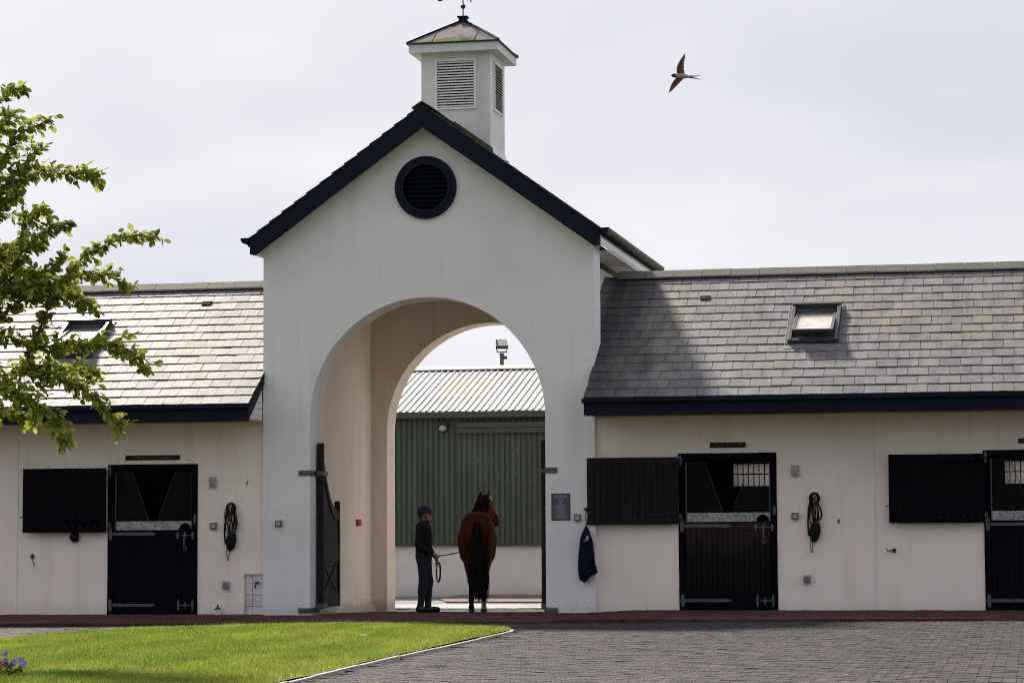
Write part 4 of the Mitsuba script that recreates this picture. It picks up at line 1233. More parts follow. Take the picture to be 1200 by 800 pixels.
def socket(x, z, label):
    k = thing('power_socket', label, 'socket')
    add(k + '__case', bx(x - 0.055, x + 0.055, 0.04, 0.099, z - 0.06, z + 0.06, 0.006), 'grey_plastic')
    add(k + '__flap', cat(cyl_y(x, z - 0.005, 0.043, 0.022, 0.039, 16), cyl_y(x, z - 0.005, 0.02, 0.012, 0.0215, 12)), 'blue_plastic')


socket(-3.225, 0.448, 'grey socket with a blue round cap low on the wall by the white tiles')
socket(5.776, 0.527, 'grey socket with a blue round cap low on the wall under the right bridle')
k = thing('cover_plate', 'small dark plate on the wall right of the right bridle', 'plate')
add(k + '__plate', bx(6.235, 6.27, 0.088, 0.099, 1.345, 1.405, 0.002), 'dark_grey_plastic')
add(k + '__screw', cat(cyl_y(6.252, 1.355, 0.005, 0.084, 0.0875, 6), cyl_y(6.252, 1.395, 0.005, 0.084, 0.0875, 6)), 'galvanised')


def tie_ring(x, z, label, s):
    k = thing('tie_ring', label, 'ring')
    add(k + '__plate', ext_y(Polygon([(x + 0.03 * math.cos(t), z + 0.038 * math.sin(t)) for t in np.linspace(0, 2 * math.pi, 17)[:-1]]), 0.075, 0.099), 'dark_steel')
    if s > 0:
        pts = curve([(x, 0.06, z), (x - 0.04, 0.055, z + 0.005), (x - 0.09, 0.06, z - 0.006), (x - 0.10, 0.06, z + 0.01), (x - 0.085, 0.06, z + 0.015)], 20)
    else:
        pts = curve([(x, 0.06, z), (x + 0.02, 0.055, z - 0.05), (x + 0.03, 0.06, z - 0.10), (x + 0.045, 0.06, z - 0.12), (x + 0.03, 0.06, z - 0.14)], 20)
    add(k + '__hook', tube(pts, 0.008, 7), 'galvanised', smooth=True)


tie_ring(-6.43, 0.90, 'dark tie ring with a hanging clip under the left shutter', -1)
tie_ring(7.06, 0.944, 'dark tie ring with its clip sticking out sideways under the right shutter', 1)
k = thing('tap', 'small tap with blue handle over the white tiles', 'tap')
add(k + '__spout', tube(curve([(-2.735, 0.163, 0.475), (-2.735, 0.10, 0.475), (-2.745, 0.075, 0.455), (-2.748, 0.07, 0.40)], 14), 0.014, 8), 'dark_steel', smooth=True)
add(k + '__handle', bx(-2.785, -2.695, 0.085, 0.105, 0.487, 0.503, 0.004), 'blue_plastic')
k = thing('lantern', 'little white lantern with a dark lid on the ground beside the left stable door', 'lantern')
LX, LY, LZ = -3.335, 0.0, float(apron_z(-3.335, 0.0)) + 0.002
for sx in (-1, 1):
    for sy in (-1, 1):
        add(k + '__post', bx(LX + sx * 0.038 - 0.007, LX + sx * 0.038 + 0.007, LY + sy * 0.038 - 0.007, LY + sy * 0.038 + 0.007, LZ + 0.012, LZ + 0.075), 'white_paint')
add(k + '__base', bx(LX - 0.046, LX + 0.046, LY - 0.046, LY + 0.046, LZ, LZ + 0.011), 'white_paint')
add(k + '__candle', cyl_z(LX, LY, 0.018, LZ + 0.011, LZ + 0.05, 12), 'tile_white')
lid = trimesh.creation.revolve(np.array([[0.056, 0], [0.058, 0.006], [0.03, 0.028], [0.016, 0.032], [0.012, 0.075], [0.0, 0.078]]), sections=14)
lid.apply_translation([LX, LY, LZ + 0.076])
add(k + '__lid', lid, 'dark_steel', smooth=30)
k = thing('bell_boot', 'black rounded item hanging just below the left shutter', 'bell boot')
lump = trimesh.creation.icosphere(3, 1.0)
v = np.array(lump.vertices) * [0.075, 0.05, 0.085]
v *= (1 + 0.25 * (meshkit.fbm(np.array(lump.vertices) * 2.0 + 5, 3)[:, None] - 0.5))
v[:, 0] += 0.02 * np.abs(v[:, 2]) / 0.085
add(k + '__shell', trimesh.Trimesh(v + [-5.72, 0.045, 1.20], np.array(lump.faces), process=False), 'black_leather', smooth=True)
add(k + '__strap', tube(curve([(-5.72, 0.04, 1.26), (-5.70, 0.03, 1.31), (-5.68, 0.06, 1.33)], 8), 0.006, 6), 'black_leather')
k = thing('fire_call_point', 'small red call point on the inner left wall of the arch', 'call point')
add(k + '__case', bx(-2.139, -2.09, 3.78, 3.93, 1.37, 1.48, 0.008), 'red_plastic')
add(k + '__bracket', bx(-2.139, -2.10, 3.94, 4.05, 1.38, 1.48, 0.004), 'grey_plastic')
for pts in ([(-2.885, 0.094, 2.07), (-2.89, 0.094, 2.04), (-2.90, 0.094, 2.02), (-2.905, 0.094, 1.99)],):
    k = thing('wall_hook', 'little bent dark hook high on the wall beside the left corner of the arch', 'hook')
    add(k + '__shank', tube(curve(pts, 10), 0.007, 6), 'dark_steel', smooth=True)


def bridle(cx, ztop, label, mirror=1, seed=0):
    """headcollar and ropes in a bundle on a hook"""
    k = thing('bridle', label, 'bridle')
    r2 = np.random.default_rng(seed)
    m_ = mirror
    y0 = 0.045

    def c(pts, r, n=36):
        return tube(curve([(cx + m_ * x, y0 + y, ztop + z) for x, y, z in pts], n), r, 7)
    loop = [(0.065 * math.cos(t), -0.01 + 0.01 * math.sin(2 * t), -0.075 + 0.08 * math.sin(t)) for t in np.linspace(0, 2 * math.pi, 14)]
    loop2 = [(0.055 * math.cos(t) + 0.005, -0.02, -0.09 + 0.07 * math.sin(t)) for t in np.linspace(0.3, 2 * math.pi + 0.3, 14)]
    add(k + '__crown_loop', cat(c(loop, 0.018), c(loop2, 0.014)), 'black_leather', smooth=True)
    st = []
    for i in range(10):
        x0 = r2.uniform(-0.07, 0.07)
        st.append(c([(x0, -0.01, -0.06), (x0 * 1.3 + r2.uniform(-0.05, 0.05), r2.uniform(-0.035, 0.0), -0.22), (x0 * 0.8 + r2.uniform(-0.04, 0.04), r2.uniform(-0.035, 0), -0.36), (r2.uniform(-0.03, 0.05), -0.02, -0.52)], r2.uniform(0.006, 0.011)))
    st.append(c([(0.05, -0.01, -0.16), (0.10, -0.02, -0.28), (0.085, -0.02, -0.37), (0.03, -0.02, -0.40)], 0.012))
    st.append(c([(-0.06, -0.01, -0.10), (-0.09, -0.01, -0.25), (-0.10, -0.02, -0.42), (-0.09, -0.01, -0.62)], 0.014))
    add(k + '__strap', cat(st), 'black_leather', smooth=True)
    rings = []
    for zz, xx in ((-0.20, 0.01), (-0.33, -0.02), (-0.43, 0.04)):
        t_ = trimesh.creation.torus(0.022, 0.005, 16, 6)
        t_.apply_transform(trimesh.transformations.rotation_matrix(math.pi / 2, [1, 0.2, 0]))
        t_.apply_translation([cx + m_ * xx, y0 - 0.04, ztop + zz])
        rings.append(t_)
    add(k + '__ring', cat(rings), 'brass', smooth=True)
    pad = trimesh.creation.icosphere(3, 1.0)
    v = np.array(pad.vertices)
    v = v * [0.082, 0.04, 0.16] * (1 + 0.35 * (meshkit.fbm(v * 1.7 + seed, 3)[:, None] - 0.5))
    v[:, 0] += 0.1 * v[:, 2] * m_
    add(k + '__nose_pad', trimesh.Trimesh(v + [cx + m_ * 0.0, y0 - 0.005, ztop - 0.57], np.array(pad.faces), process=False), 'black_leather', smooth=True)
    tail = curve([(cx - m_ * 0.06, y0, ztop - 0.50), (cx - m_ * 0.07, y0, ztop - 0.7), (cx - m_ * 0.065, y0, ztop - 0.83), (cx - m_ * 0.05, y0 - 0.01, ztop - 0.88), (cx - m_ * 0.04, y0, ztop - 0.83), (cx - m_ * 0.045, y0, ztop - 0.68)], 30)
    add(k + '__lead', tube(tail, 0.006, 6), 'rope', smooth=True)
    add(k + '__hook', cat(cyl_y(cx, ztop - 0.035, 0.028, 0.0, 0.099, 12)), 'brass')


bridle(-3.135, 1.705, 'black bridle and ropes hanging in a bundle left of the arch', 1, 3)
bridle(5.905, 1.79, 'black bridle and ropes hanging in a bundle right of the weathered stable door', 1, 8)

# blue quilted bag on a hook
k = thing('hanging_bag', 'navy quilted bag hanging on the pier beside the right shutter', 'bag')
nz, na = 70, 40
V = []
for i in range(nz):
    t = i / (nz - 1)
    z = 1.335 - t * 0.80
    w = np.interp(t, [0, 0.05, 0.15, 0.3, 0.6, 0.85, 0.95, 1.0], [0.010, 0.03, 0.062, 0.088, 0.115, 0.132, 0.125, 0.05])
    d = np.interp(t, [0, 0.05, 0.2, 0.6, 0.9, 1.0], [0.010, 0.025, 0.06, 0.075, 0.08, 0.03])
    xc = 2.487 + np.interp(t, [0, 0.2, 0.5, 1.0], [0.0, -0.012, 0.0, 0.022])
    skew = np.interp(t, [0.8, 1.0], [0, 1])
    q = 1 + 0.085 * abs(math.sin(t * 34)) ** 0.7 * (t > 0.2)
    for j in range(na):
        a = 2 * math.pi * j / na
        n_ = 1 + 0.08 * math.sin(3 * a + 7 * t) + 0.045 * math.sin(8 * a + 5 * t)
        V.append([xc + w * n_ * q * math.cos(a), -0.085 + d * n_ * q * math.sin(a), z + skew * 0.06 * math.cos(a)])
F = []
for i in range(nz - 1):
    for j in range(na):
        a, b = i * na + j, i * na + (j + 1) % na
        F += [[a, a + na, b + na], [a, b + na, b]]
c0 = len(V)
V += [[2.487, -0.085, 1.34], [2.51, -0.085, 0.53]]
for j in range(na):
    F += [[c0, j, (j + 1) % na], [c0 + 1, (nz - 1) * na + (j + 1) % na, (nz - 1) * na + j]]
add(k + '__body', trimesh.Trimesh(np.array(V), F, process=False), 'navy_cloth', smooth=True)
add(k + '__cord', cat(tube(curve([(2.482, -0.07, 1.56), (2.478, -0.075, 1.47), (2.486, -0.08, 1.33)], 12), 0.006, 6), tube(curve([(2.482, -0.07, 1.44), (2.502, -0.08, 1.40), (2.49, -0.085, 1.335)], 12), 0.005, 6), tube([(2.51, -0.085, 0.54), (2.512, -0.085, 0.46)], 0.005, 6)), 'rope')
logo = unary_union([Polygon([(0.0, 0.02), (0.05, 0.10), (0.065, 0.085), (0.06, 0.03)]), Polygon([(-0.02, 0.0), (0.065, 0.02), (0.065, 0.012), (-0.02, -0.010)]), Polygon([(0.018, 0.055), (0.03, 0.075), (0.035, 0.06)])])
lg = ext_y(affinity.scale(logo, 0.9, 0.9, origin=(0, 0)), -0.158, -0.154)
lg.apply_translation([2.474, 0, 1.10])
add(k + '__emblem', lg, 'print_silver')
k = thing('coat_hook', 'black double hook above the hanging navy bag', 'hook')
add(k + '__plate', cat(bx(2.463, 2.50, -0.02, -0.001, 1.55, 1.60, 0.004), tube(curve([(2.482, -0.02, 1.575), (2.482, -0.065, 1.56), (2.482, -0.08, 1.585)], 10), 0.010, 7), tube([(2.44, -0.03, 1.58), (2.525, -0.03, 1.58)], 0.012, 7)), 'black_plastic')

# ================================================================ SHED BEHIND
sh = thing('shed', 'long green clad shed with a white rendered base seen through the arch', 'shed')
SX0, SX1, SY = -9.5, 5.5, 17.0
ZB, ZC, ZE = -0.2, 1.02, 3.92
add(sh + '__wall', bx(SX0, SX1, SY, SY + 0.25, ZB - 0.2, ZC), 'shed_render')
add(sh + '__end_wall', cat(bx(SX0, SX0 + 0.25, SY + 0.252, SY + 7, ZB - 0.2, ZE), bx(SX1 - 0.25, SX1, SY + 0.252, SY + 7, ZB - 0.2, ZE)), 'clad_green')


def ribbed(x0, x1, z0, z1, y, pitch=0.122, depth=0.030):
    xs, ys = [], []
    x = x0
    while x < x1:
        for dx, dy in ((0, 0), (0.066, 0), (0.072, depth), (0.116, depth)):
            xs.append(min(x + dx, x1))
            ys.append(y + dy)
        x += pitch
    xs, ys = np.array(xs), np.array(ys)
    n = len(xs)
    v = np.vstack([np.stack([xs, ys, np.full(n, z0)], 1), np.stack([xs, ys, np.full(n, z1)], 1)])
    i = np.arange(n - 1)
    f = np.vstack([np.stack([i, i + 1, n + i + 1], 1), np.stack([i, n + i + 1, n + i], 1)])
    return trimesh.Trimesh(v, f, process=False)


# cladding in sheets about a metre wide
for q in range(6):
    a, b = SX0 + q * 1.098, SX0 + (q + 1) * 1.098
    if a < -3.3:
        add(sh + '__cladding_sheet', ribbed(a, min(b, -3.25), ZC - 0.03, ZE, SY - 0.035), 'clad_green')
dx0 = -3.36
for q in range(8):
    a, b = dx0 + q * 1.098, min(dx0 + (q + 1) * 1.098, SX1)
    if a < SX1:
        add(sh + '__sliding_door', ribbed(a, b, ZC - 0.01, 3.52, SY - 0.075), 'clad_green')
        add(sh + '__cladding_sheet', ribbed(a, b, 3.3, ZE, SY - 0.030), 'clad_green')
add(sh + '__door_rail', cat(bx(dx0, SX1 - 0.2, SY - 0.19, SY - 0.08, 3.58, 3.70, 0.004), bx(dx0, SX1 - 0.2, SY - 0.17, SY - 0.08, 3.46, 3.575, 0.004)), 'clad_trim')
add(sh + '__drip_sill', bx(SX0, SX1, SY - 0.09, SY - 0.001, ZC - 0.035, ZC - 0.012), 'clad_trim')
fix = [cyl_y(x, z, 0.010, SY - 0.083, SY - 0.0755, 6) for x in np.arange(-3.3, 1.5, 0.366) for z in (1.10, 1.95, 2.80, 3.45)] + [cyl_y(x + 0.03, z, 0.010, SY - 0.043, SY - 0.0355, 6) for x in np.arange(-7.5, -3.4, 0.366) for z in (1.10, 1.95, 2.80, 3.70)]
add(sh + '__fixing', cat(fix), 'galvanised', stuff=True)
add(sh + '__lap_strip', bx(dx0, SX1, SY - 0.080, SY - 0.0725, 2.255, 2.262), 'clad_trim')
stn = []
for i in range(16):
    x = random.uniform(-3.2, -0.8)
    z = random.uniform(2.4, 3.4)
    stn.append(bx(x, x + random.uniform(0.005, 0.012), SY - 0.0785, SY - 0.0772, z - random.uniform(0.02, 0.16), z))
add(sh + '__bird_lime', cat(stn), 'streak_white')
add(sh + '__gutter', cat(bx(SX0, SX1, SY - 0.26, SY - 0.12, 3.80, 3.925, 0.01)), 'clad_trim')
# box profile roof
PR = math.tan(math.radians(17.5))
rx_, dd = [], []
x = SX0 - 0.2
while x < SX1 + 0.2:
    for dx, dz in ((0, 0), (0.085, 0), (0.10, 0.028), (0.13, 0.028), (0.145, 0.0)):
        rx_.append(x + dx)
        dd.append(dz)
    x += 0.15
rx_, dd = np.array(rx_), np.array(dd)


def roof_sheet(sel, lift=0.0, y0=SY - 0.24, y1=SY + 3.55):
    xs, ds = rx_[sel], dd[sel] + lift
    n = len(xs)
    ys = [y0, y1]
    v = np.vstack([np.stack([xs, np.full(n, y), 3.945 + (y - (SY - 0.24)) * PR + ds], 1) for y in ys])
    i = np.arange(n - 1)
    return trimesh.Trimesh(v, np.vstack([np.stack([i, i + 1, n + i + 1], 1), np.stack([i, n + i + 1, n + i], 1)]), process=False)


npan = int(math.ceil((len(rx_) - 1) / 35))
for q in range(npan):
    a, b = q * 35, min((q + 1) * 35 + 1, len(rx_))
    add(sh + '__roof_sheet', roof_sheet(np.arange(a, b)), 'roof_metal')
sel = np.where((rx_ > -4.05) & (rx_ < -3.0))[0]
add(sh + '__rooflight', roof_sheet(sel, 0.006, SY + 0.9, SY + 2.6), 'roof_sheet_yellow')
zr_ = 3.945 + 3.79 * PR
add(sh + '__ridge_cap', ext_x(Polygon([(SY + 3.30, zr_ - 0.045), (SY + 3.30, zr_ - 0.02), (SY + 3.56, zr_ + 0.075), (SY + 3.82, zr_ - 0.02), (SY + 3.82, zr_ - 0.045), (SY + 3.56, zr_ + 0.05)]), SX0 - 0.2, SX1 + 0.2), 'roof_metal')
back_r = sheet(SX0 - 0.2, SX1 + 0.2, 0, 1, 2, 2, lambda x, y: x * 0)
v = np.array(back_r.vertices)
f_ = v[:, 1].copy()
v[:, 1] = SY + 3.56 + f_ * 3.6
v[:, 2] = zr_ + 0.02 - f_ * 3.6 * PR
add(sh + '__rear_roof', trimesh.Trimesh(v, np.array(back_r.faces), process=False), 'roof_metal')
k = thing('bulkhead_lamp', 'round bulkhead lamp on the green shed wall', 'lamp')
add(k + '__body', cyl_y(-3.69, 3.60, 0.115, SY - 0.12, SY - 0.036, 20), 'dark_steel', smooth=40)
dome = trimesh.creation.icosphere(3, 0.095)
dome.apply_scale([1, 0.6, 0.8])
dome.apply_translation([-3.69, SY - 0.12, 3.59])
add(k + '__glass', dome, 'lamp_glass', smooth=True)
add(k + '__hood', ext_y(Point(-3.69, 3.60).buffer(0.125).difference(Point(-3.69, 3.575).buffer(0.108)).intersection(sbox(-5, 3.60, 0, 4)), SY - 0.20, SY - 0.05), 'dark_steel')
k = thing('floodlight_mast', 'floodlight on a slim grey pole behind the shed roof', 'floodlight')
FX, FY = -3.83, 24.0
add(k + '__pole', cyl_z(FX, FY, 0.05, -0.45, 5.72, 14), 'galvanised', smooth=40)
hd = cat(bx(-0.135, 0.135, -0.04, 0.05, -0.12, 0.12, 0.012), cat([bx(-0.125, 0.125, 0.05, 0.075, z - 0.006, z + 0.006) for z in np.linspace(-0.10, 0.10, 7)]))
gl = bx(-0.118, 0.118, -0.046, -0.0405, -0.103, 0.103)
Rh = rot([0, 0, 1], 28) @ rot([1, 0, 0], -38)
for nm, m, b in (('__head', hd, 'dark_steel'), ('__glass', gl, 'flood_glass')):
    add(k + nm, trimesh.Trimesh(np.array(m.vertices) @ Rh.T + [FX, FY, 5.99], np.array(m.faces), process=False), b)
add(k + '__bracket', cat(bx(FX - 0.04, FX + 0.04, FY - 0.09, FY + 0.09, 5.70, 5.75), tube([(FX - 0.14, FY - 0.02, 5.94), (FX - 0.12, FY, 5.78), (FX + 0.12, FY, 5.78), (FX + 0.14, FY + 0.06, 5.94)], 0.018, 6), bx(FX + 0.05, FX + 0.13, FY - 0.05, FY + 0.03, 5.60, 5.68, 0.01)), 'dark_steel')

# ================================================================ LIVING THINGS


def smin(a, b, k):
    h = np.clip(0.5 + 0.5 * (b - a) / k, 0, 1)
    return b * (1 - h) + a * h - k * h * (1 - h)


def cap_d(P, a, b, ra, rb):
    a, b = np.asarray(a, float), np.asarray(b, float)
    ab = b - a
    t = np.clip(((P - a) @ ab) / (ab @ ab + 1e-12), 0, 1)
    return np.linalg.norm(P - a - t[..., None] * ab, axis=-1) - (ra + (rb - ra) * t)


def ell_d(P, c, r, R=None):
    q = P - np.asarray(c, float)
    if R is not None:
        q = q @ np.asarray(R)
    r = np.asarray(r, float)
    k0 = np.linalg.norm(q / r, axis=-1)
    k1 = np.linalg.norm(q / r ** 2, axis=-1)
    return k0 * (k0 - 1) / np.maximum(k1, 1e-9)


def field(P, prims):
    d = None
    for pr in prims:
        kind, k, *a = pr
        e = cap_d(P, *a) if kind == 'c' else ell_d(P, *a)
        d = e if d is None else smin(d, e, k)
    return d


def nets(F, lo, h):
    """surface nets of the grid of distances F (inside < 0)"""
    nx, ny, nz = F.shape
    S = F < 0
    c = [(i, j, k) for i in (0, 1) for j in (0, 1) for k in (0, 1)]

    def sl(A, o):
        return A[o[0]:nx - 1 + o[0], o[1]:ny - 1 + o[1], o[2]:nz - 1 + o[2]]
    acc = np.zeros((nx - 1, ny - 1, nz - 1, 3))
    cnt = np.zeros((nx - 1, ny - 1, nz - 1))
    for a in c:
        for ax in range(3):
            if a[ax] == 0:
                b = list(a)
                b[ax] = 1
                f0, f1 = sl(F, a), sl(F, b)
                cr = sl(S, a) != sl(S, b)
                t = np.where(cr, f0 / np.where(cr, f0 - f1, 1), 0)
                for d in range(3):
                    acc[..., d] += np.where(cr, a[d] + (t if d == ax else 0), 0)
                cnt += cr
    cell = cnt > 0
    idx = -np.ones(cell.shape, int)
    idx[cell] = np.arange(cell.sum())
    ijk = np.argwhere(cell)
    V = (ijk + acc[cell] / cnt[cell][:, None]) * h + np.asarray(lo)
    quads = []
    for ax in range(3):
        u, v = (ax + 1) % 3, (ax + 2) % 3
        s0 = [slice(None)] * 3
        s1 = [slice(None)] * 3
        s0[ax], s1[ax] = slice(0, -1), slice(1, None)
        cr = np.argwhere(S[tuple(s0)] != S[tuple(s1)])
        m = (cr[:, u] > 0) & (cr[:, v] > 0) & (cr[:, u] < F.shape[u] - 1) & (cr[:, v] < F.shape[v] - 1)
        cr = cr[m]
        inside = S[tuple(cr.T)]

        def at(du, dv):
            q = cr.copy()
            q[:, u] -= du
            q[:, v] -= dv
            return idx[tuple(q.T)]
        q = np.stack([at(1, 1), at(0, 1), at(0, 0), at(1, 0)], 1)
        q[~inside] = q[~inside][:, ::-1]
        quads.append(q)
    q = np.vstack(quads)
    q = q[(q >= 0).all(1)]
    return trimesh.Trimesh(V, np.vstack([q[:, [0, 1, 2]], q[:, [0, 2, 3]]]), process=False)


def sdf_mesh(prims, h, pad=0.04, fn=None, smooth_it=3):
    pts = []
    for pr in prims:
        if pr[0] == 'c':
            r = max(pr[4], pr[5])
            for q in (pr[2], pr[3]):
                pts += [np.asarray(q) - r, np.asarray(q) + r]
        else:
            r = max(pr[3])
            pts += [np.asarray(pr[2]) - r, np.asarray(pr[2]) + r]
    lo, hi = np.min(pts, 0) - pad, np.max(pts, 0) + pad
    n = np.ceil((hi - lo) / h).astype(int) + 1
    G = np.stack(np.meshgrid(*[lo[i] + h * np.arange(n[i]) for i in range(3)], indexing='ij'), -1)
    F = np.full(G.shape[:3], 1.0)
    for pr in prims:                                   # each primitive only near itself
        r = (max(pr[4], pr[5]) if pr[0] == 'c' else max(pr[3])) + pr[1] + 3 * h
        q0, q1 = (np.minimum(pr[2], pr[3]), np.maximum(pr[2], pr[3])) if pr[0] == 'c' else (np.asarray(pr[2]), np.asarray(pr[2]))
        i0 = np.clip(np.floor((q0 - r - lo) / h).astype(int), 0, n)
        i1 = np.clip(np.ceil((q1 + r - lo) / h).astype(int) + 1, 0, n)
        w = tuple(slice(a, b) for a, b in zip(i0, i1))
        e = cap_d(G[w], *pr[2:]) if pr[0] == 'c' else ell_d(G[w], *pr[2:])
        F[w] = smin(F[w], e, pr[1])
    if fn is not None:
        F = fn(G, F)
    m = nets(F, lo, h)
    if smooth_it:
        trimesh.smoothing.filter_taubin(m, iterations=smooth_it * 2)
    return m


# ---------------------------------------------------------------- horse (own frame: x forward from the tail, y left, z up)
HR = np.array([[-0.215, 0.9766, 0.0], [-0.9766, -0.215, 0.0], [0, 0, 1.0]]).T
HP = np.array([0.545, 1.12, -0.012])
HTILT = rot([0, 1, 0], 1.1)


def neck_bend(v):
    v = np.array(v, float) * [1, 0.91, 1]
    v[..., 1] -= 0.045 * sm(1.55, 2.1, v[..., 0])
    return v


def to_horse(m):
    v = neck_bend(m.vertices) @ HTILT.T @ HR.T + HP
    return trimesh.Trimesh(v, np.array(m.faces), process=False)


P_ = [
    ('e', 0.1, (1.02, 0, 1.10), (0.80, 0.30, 0.345)),
    ('e', 0.12, (0.36, 0.115, 1.23), (0.36, 0.185, 0.335)),
    ('e', 0.12, (0.36, -0.115, 1.23), (0.36, 0.185, 0.335)),
    ('e', 0.12, (0.50, 0, 1.385), (0.44, 0.235, 0.185)),
    ('e', 0.12, (1.60, 0, 1.14), (0.30, 0.245, 0.36)),
    ('e', 0.10, (1.48, 0, 1.44), (0.32, 0.09, 0.15)),
    ('c', 0.12, (1.66, 0, 1.27), (1.93, -0.02, 1.60), 0.205, 0.135),
    ('c', 0.10, (1.93, -0.02, 1.60), (2.07, -0.07, 1.79), 0.130, 0.100),
    ('c', 0.06, (1.62, 0, 1.42), (2.02, -0.05, 1.84), 0.075, 0.055),
    ('e', 0.05, (2.13, -0.12, 1.755), (0.12, 0.085, 0.125)),
    ('c', 0.05, (2.12, -0.13, 1.78), (2.33, -0.30, 1.50), 0.082, 0.058),
    ('c', 0.04, (2.11, -0.12, 1.70), (2.28, -0.26, 1.50), 0.085, 0.048),
    ('e', 0.03, (2.345, -0.312, 1.475), (0.062, 0.058, 0.062)),
    ('e', 0.03, (2.325, -0.30, 1.430), (0.042, 0.04, 0.035)),
]
for s in (1, -1):
    hx = 0.06 if s > 0 else 0.0
    P_ += [
        ('c', 0.08, (0.44, s * 0.16, 1.12), (0.56, s * 0.175, 0.92), 0.19, 0.135),
        ('c', 0.06, (0.50, s * 0.160, 0.92), (0.20 + hx, s * 0.125, 0.575), 0.120, 0.058),
        ('c', 0.05, (0.30, s * 0.150, 0.95), (0.16 + hx, s * 0.125, 0.62), 0.11, 0.035),
        ('c', 0.04, (0.165 + hx, s * 0.122, 0.60), (0.215 + hx, s * 0.120, 0.50), 0.050, 0.046),
        ('c', 0.03, (0.215 + hx, s * 0.120, 0.52), (0.235 + hx, s * 0.105, 0.23), 0.041, 0.036),
        ('e', 0.03, (0.235 + hx, s * 0.104, 0.205), (0.048, 0.043, 0.05)),
        ('c', 0.03, (0.238 + hx, s * 0.104, 0.19), (0.285 + hx, s * 0.104, 0.09), 0.036, 0.040),
        ('c', 0.02, (0.288 + hx, s * 0.104, 0.075), (0.312 + hx, s * 0.104, 0.034), 0.046, 0.054),
        ('c', 0.08, (1.58, s * 0.155, 1.15), (1.52, s * 0.165, 0.88), 0.15, 0.085),
        ('c', 0.05, (1.52, s * 0.160, 0.90), (1.555, s * 0.125, 0.53), 0.078, 0.052),
        ('e', 0.03, (1.56, s * 0.125, 0.505), (0.055, 0.05, 0.062)),
        ('c', 0.03, (1.555, s * 0.124, 0.50), (1.55, s * 0.115, 0.22), 0.040, 0.035),
        ('e', 0.03, (1.548, s * 0.115, 0.20), (0.045, 0.040, 0.047)),
        ('c', 0.03, (1.55, s * 0.115, 0.19), (1.60, s * 0.115, 0.09), 0.034, 0.038),
        ('c', 0.02, (1.603, s * 0.115, 0.075), (1.628, s * 0.115, 0.032), 0.045, 0.053),
    ]
# ears
for s in (1, -1):
    e0 = np.array([2.085, -0.075 + s * 0.050, 1.855])
    P_ += [('c', 0.02, e0, e0 + [0.01, s * 0.022 - 0.01, 0.07], 0.030, 0.026), ('c', 0.02, e0 + [0.01, s * 0.022 - 0.01, 0.07], e0 + [0.02, s * 0.018 - 0.012, 0.135], 0.025, 0.006)]


def hoof_floor(G, F):
    return np.maximum(F, -(G[..., 2] - 0.0))


hm = sdf_mesh(P_, 0.0155, 0.05, hoof_floor, 2)
hv = np.array(hm.vertices)
col = np.tile([0.052, 0.0105, 0.004], (len(hv), 1))
nv = meshkit.fbm(hv * np.array([5, 5, 5]), 3)[:, None]
col = col * (0.8 + 0.5 * nv)
pt = np.clip((0.66 - hv[:, 2] + 0.10 * (nv[:, 0] - 0.5)) / 0.16, 0, 1)[:, None]
col = col * (1 - pt) + np.array([0.010, 0.007, 0.006]) * pt
hoof = np.clip((0.065 - hv[:, 2]) / 0.012, 0, 1)[:, None]
sock = ((hv[:, 1] < 0) & (hv[:, 0] < 0.9) & (hv[:, 2] < 0.27)).astype(float)[:, None] * np.clip((0.26 - hv[:, 2] + 0.05 * nv[:, 0]) / 0.03, 0, 1)[:, None]
col = col * (1 - sock) + np.array([0.34, 0.30, 0.28]) * sock
col = col * (1 - hoof) + np.array([0.085, 0.065, 0.05]) * hoof
muz = np.clip((1.51 - hv[:, 2]) / 0.04, 0, 1) * (hv[:, 0] > 2.1)
col = col * (1 - muz[:, None]) + np.array([0.030, 0.016, 0.013]) * muz[:, None]
dock = np.clip(1.6 - np.abs(hv[:, 1]) / 0.07, 0, 1) * (hv[:, 0] < 0.35) * (hv[:, 2] < 1.42) * (hv[:, 2] > 0.8)  # tail-root black and the shading beside it, both painted into the coat
col = col * (1 - 0.8 * dock[:, None]) + np.array([0.008, 0.006, 0.005]) * 0.8 * dock[:, None]
horse = thing('horse', 'bay horse seen from behind under the arch, its head turned to the right', 'horse')
scene[horse + '__body'] = mikit.ply(to_horse(hm), 'horse_coat', smooth=True, color=col)
# tail: dock and long strands
strands = [tube([(0.10, 0, 1.40), (0.02, 0, 1.35), (-0.035, 0, 1.22), (-0.045, 0, 1.05)], [0.045, 0.05, 0.055, 0.05], 8)]
r2 = np.random.default_rng(5)
for i in range(420):
    a = r2.uniform(0, 2 * math.pi)
    rr = math.sqrt(r2.uniform(0, 1))
    x0, y0 = 0.055 * rr * math.cos(a), 0.090 * rr * math.sin(a)
    zs_ = r2.uniform(1.1, 1.38)
    ze = r2.uniform(0.16, 0.42) if r2.random() < 0.7 else r2.uniform(0.4, 0.8)
    sway = r2.normal(0, 0.018)
    pts = curve([(0.035 + x0 * 0.5, y0 * 0.7, zs_), (-0.04 + x0, y0 * 1.5, 0.95), (-0.045 + 1.1 * x0, y0 * 1.9 - 0.012 + sway * 0.5, 0.65), (-0.03 + 0.9 * x0, y0 * 1.7 - 0.022 + sway, ze)], 9)
    strands.append(tube(pts, np.linspace(0.010, 0.003, 9), 5))
add(horse + '__tail', to_horse(cat(strands)), 'horse_hair', smooth=True)
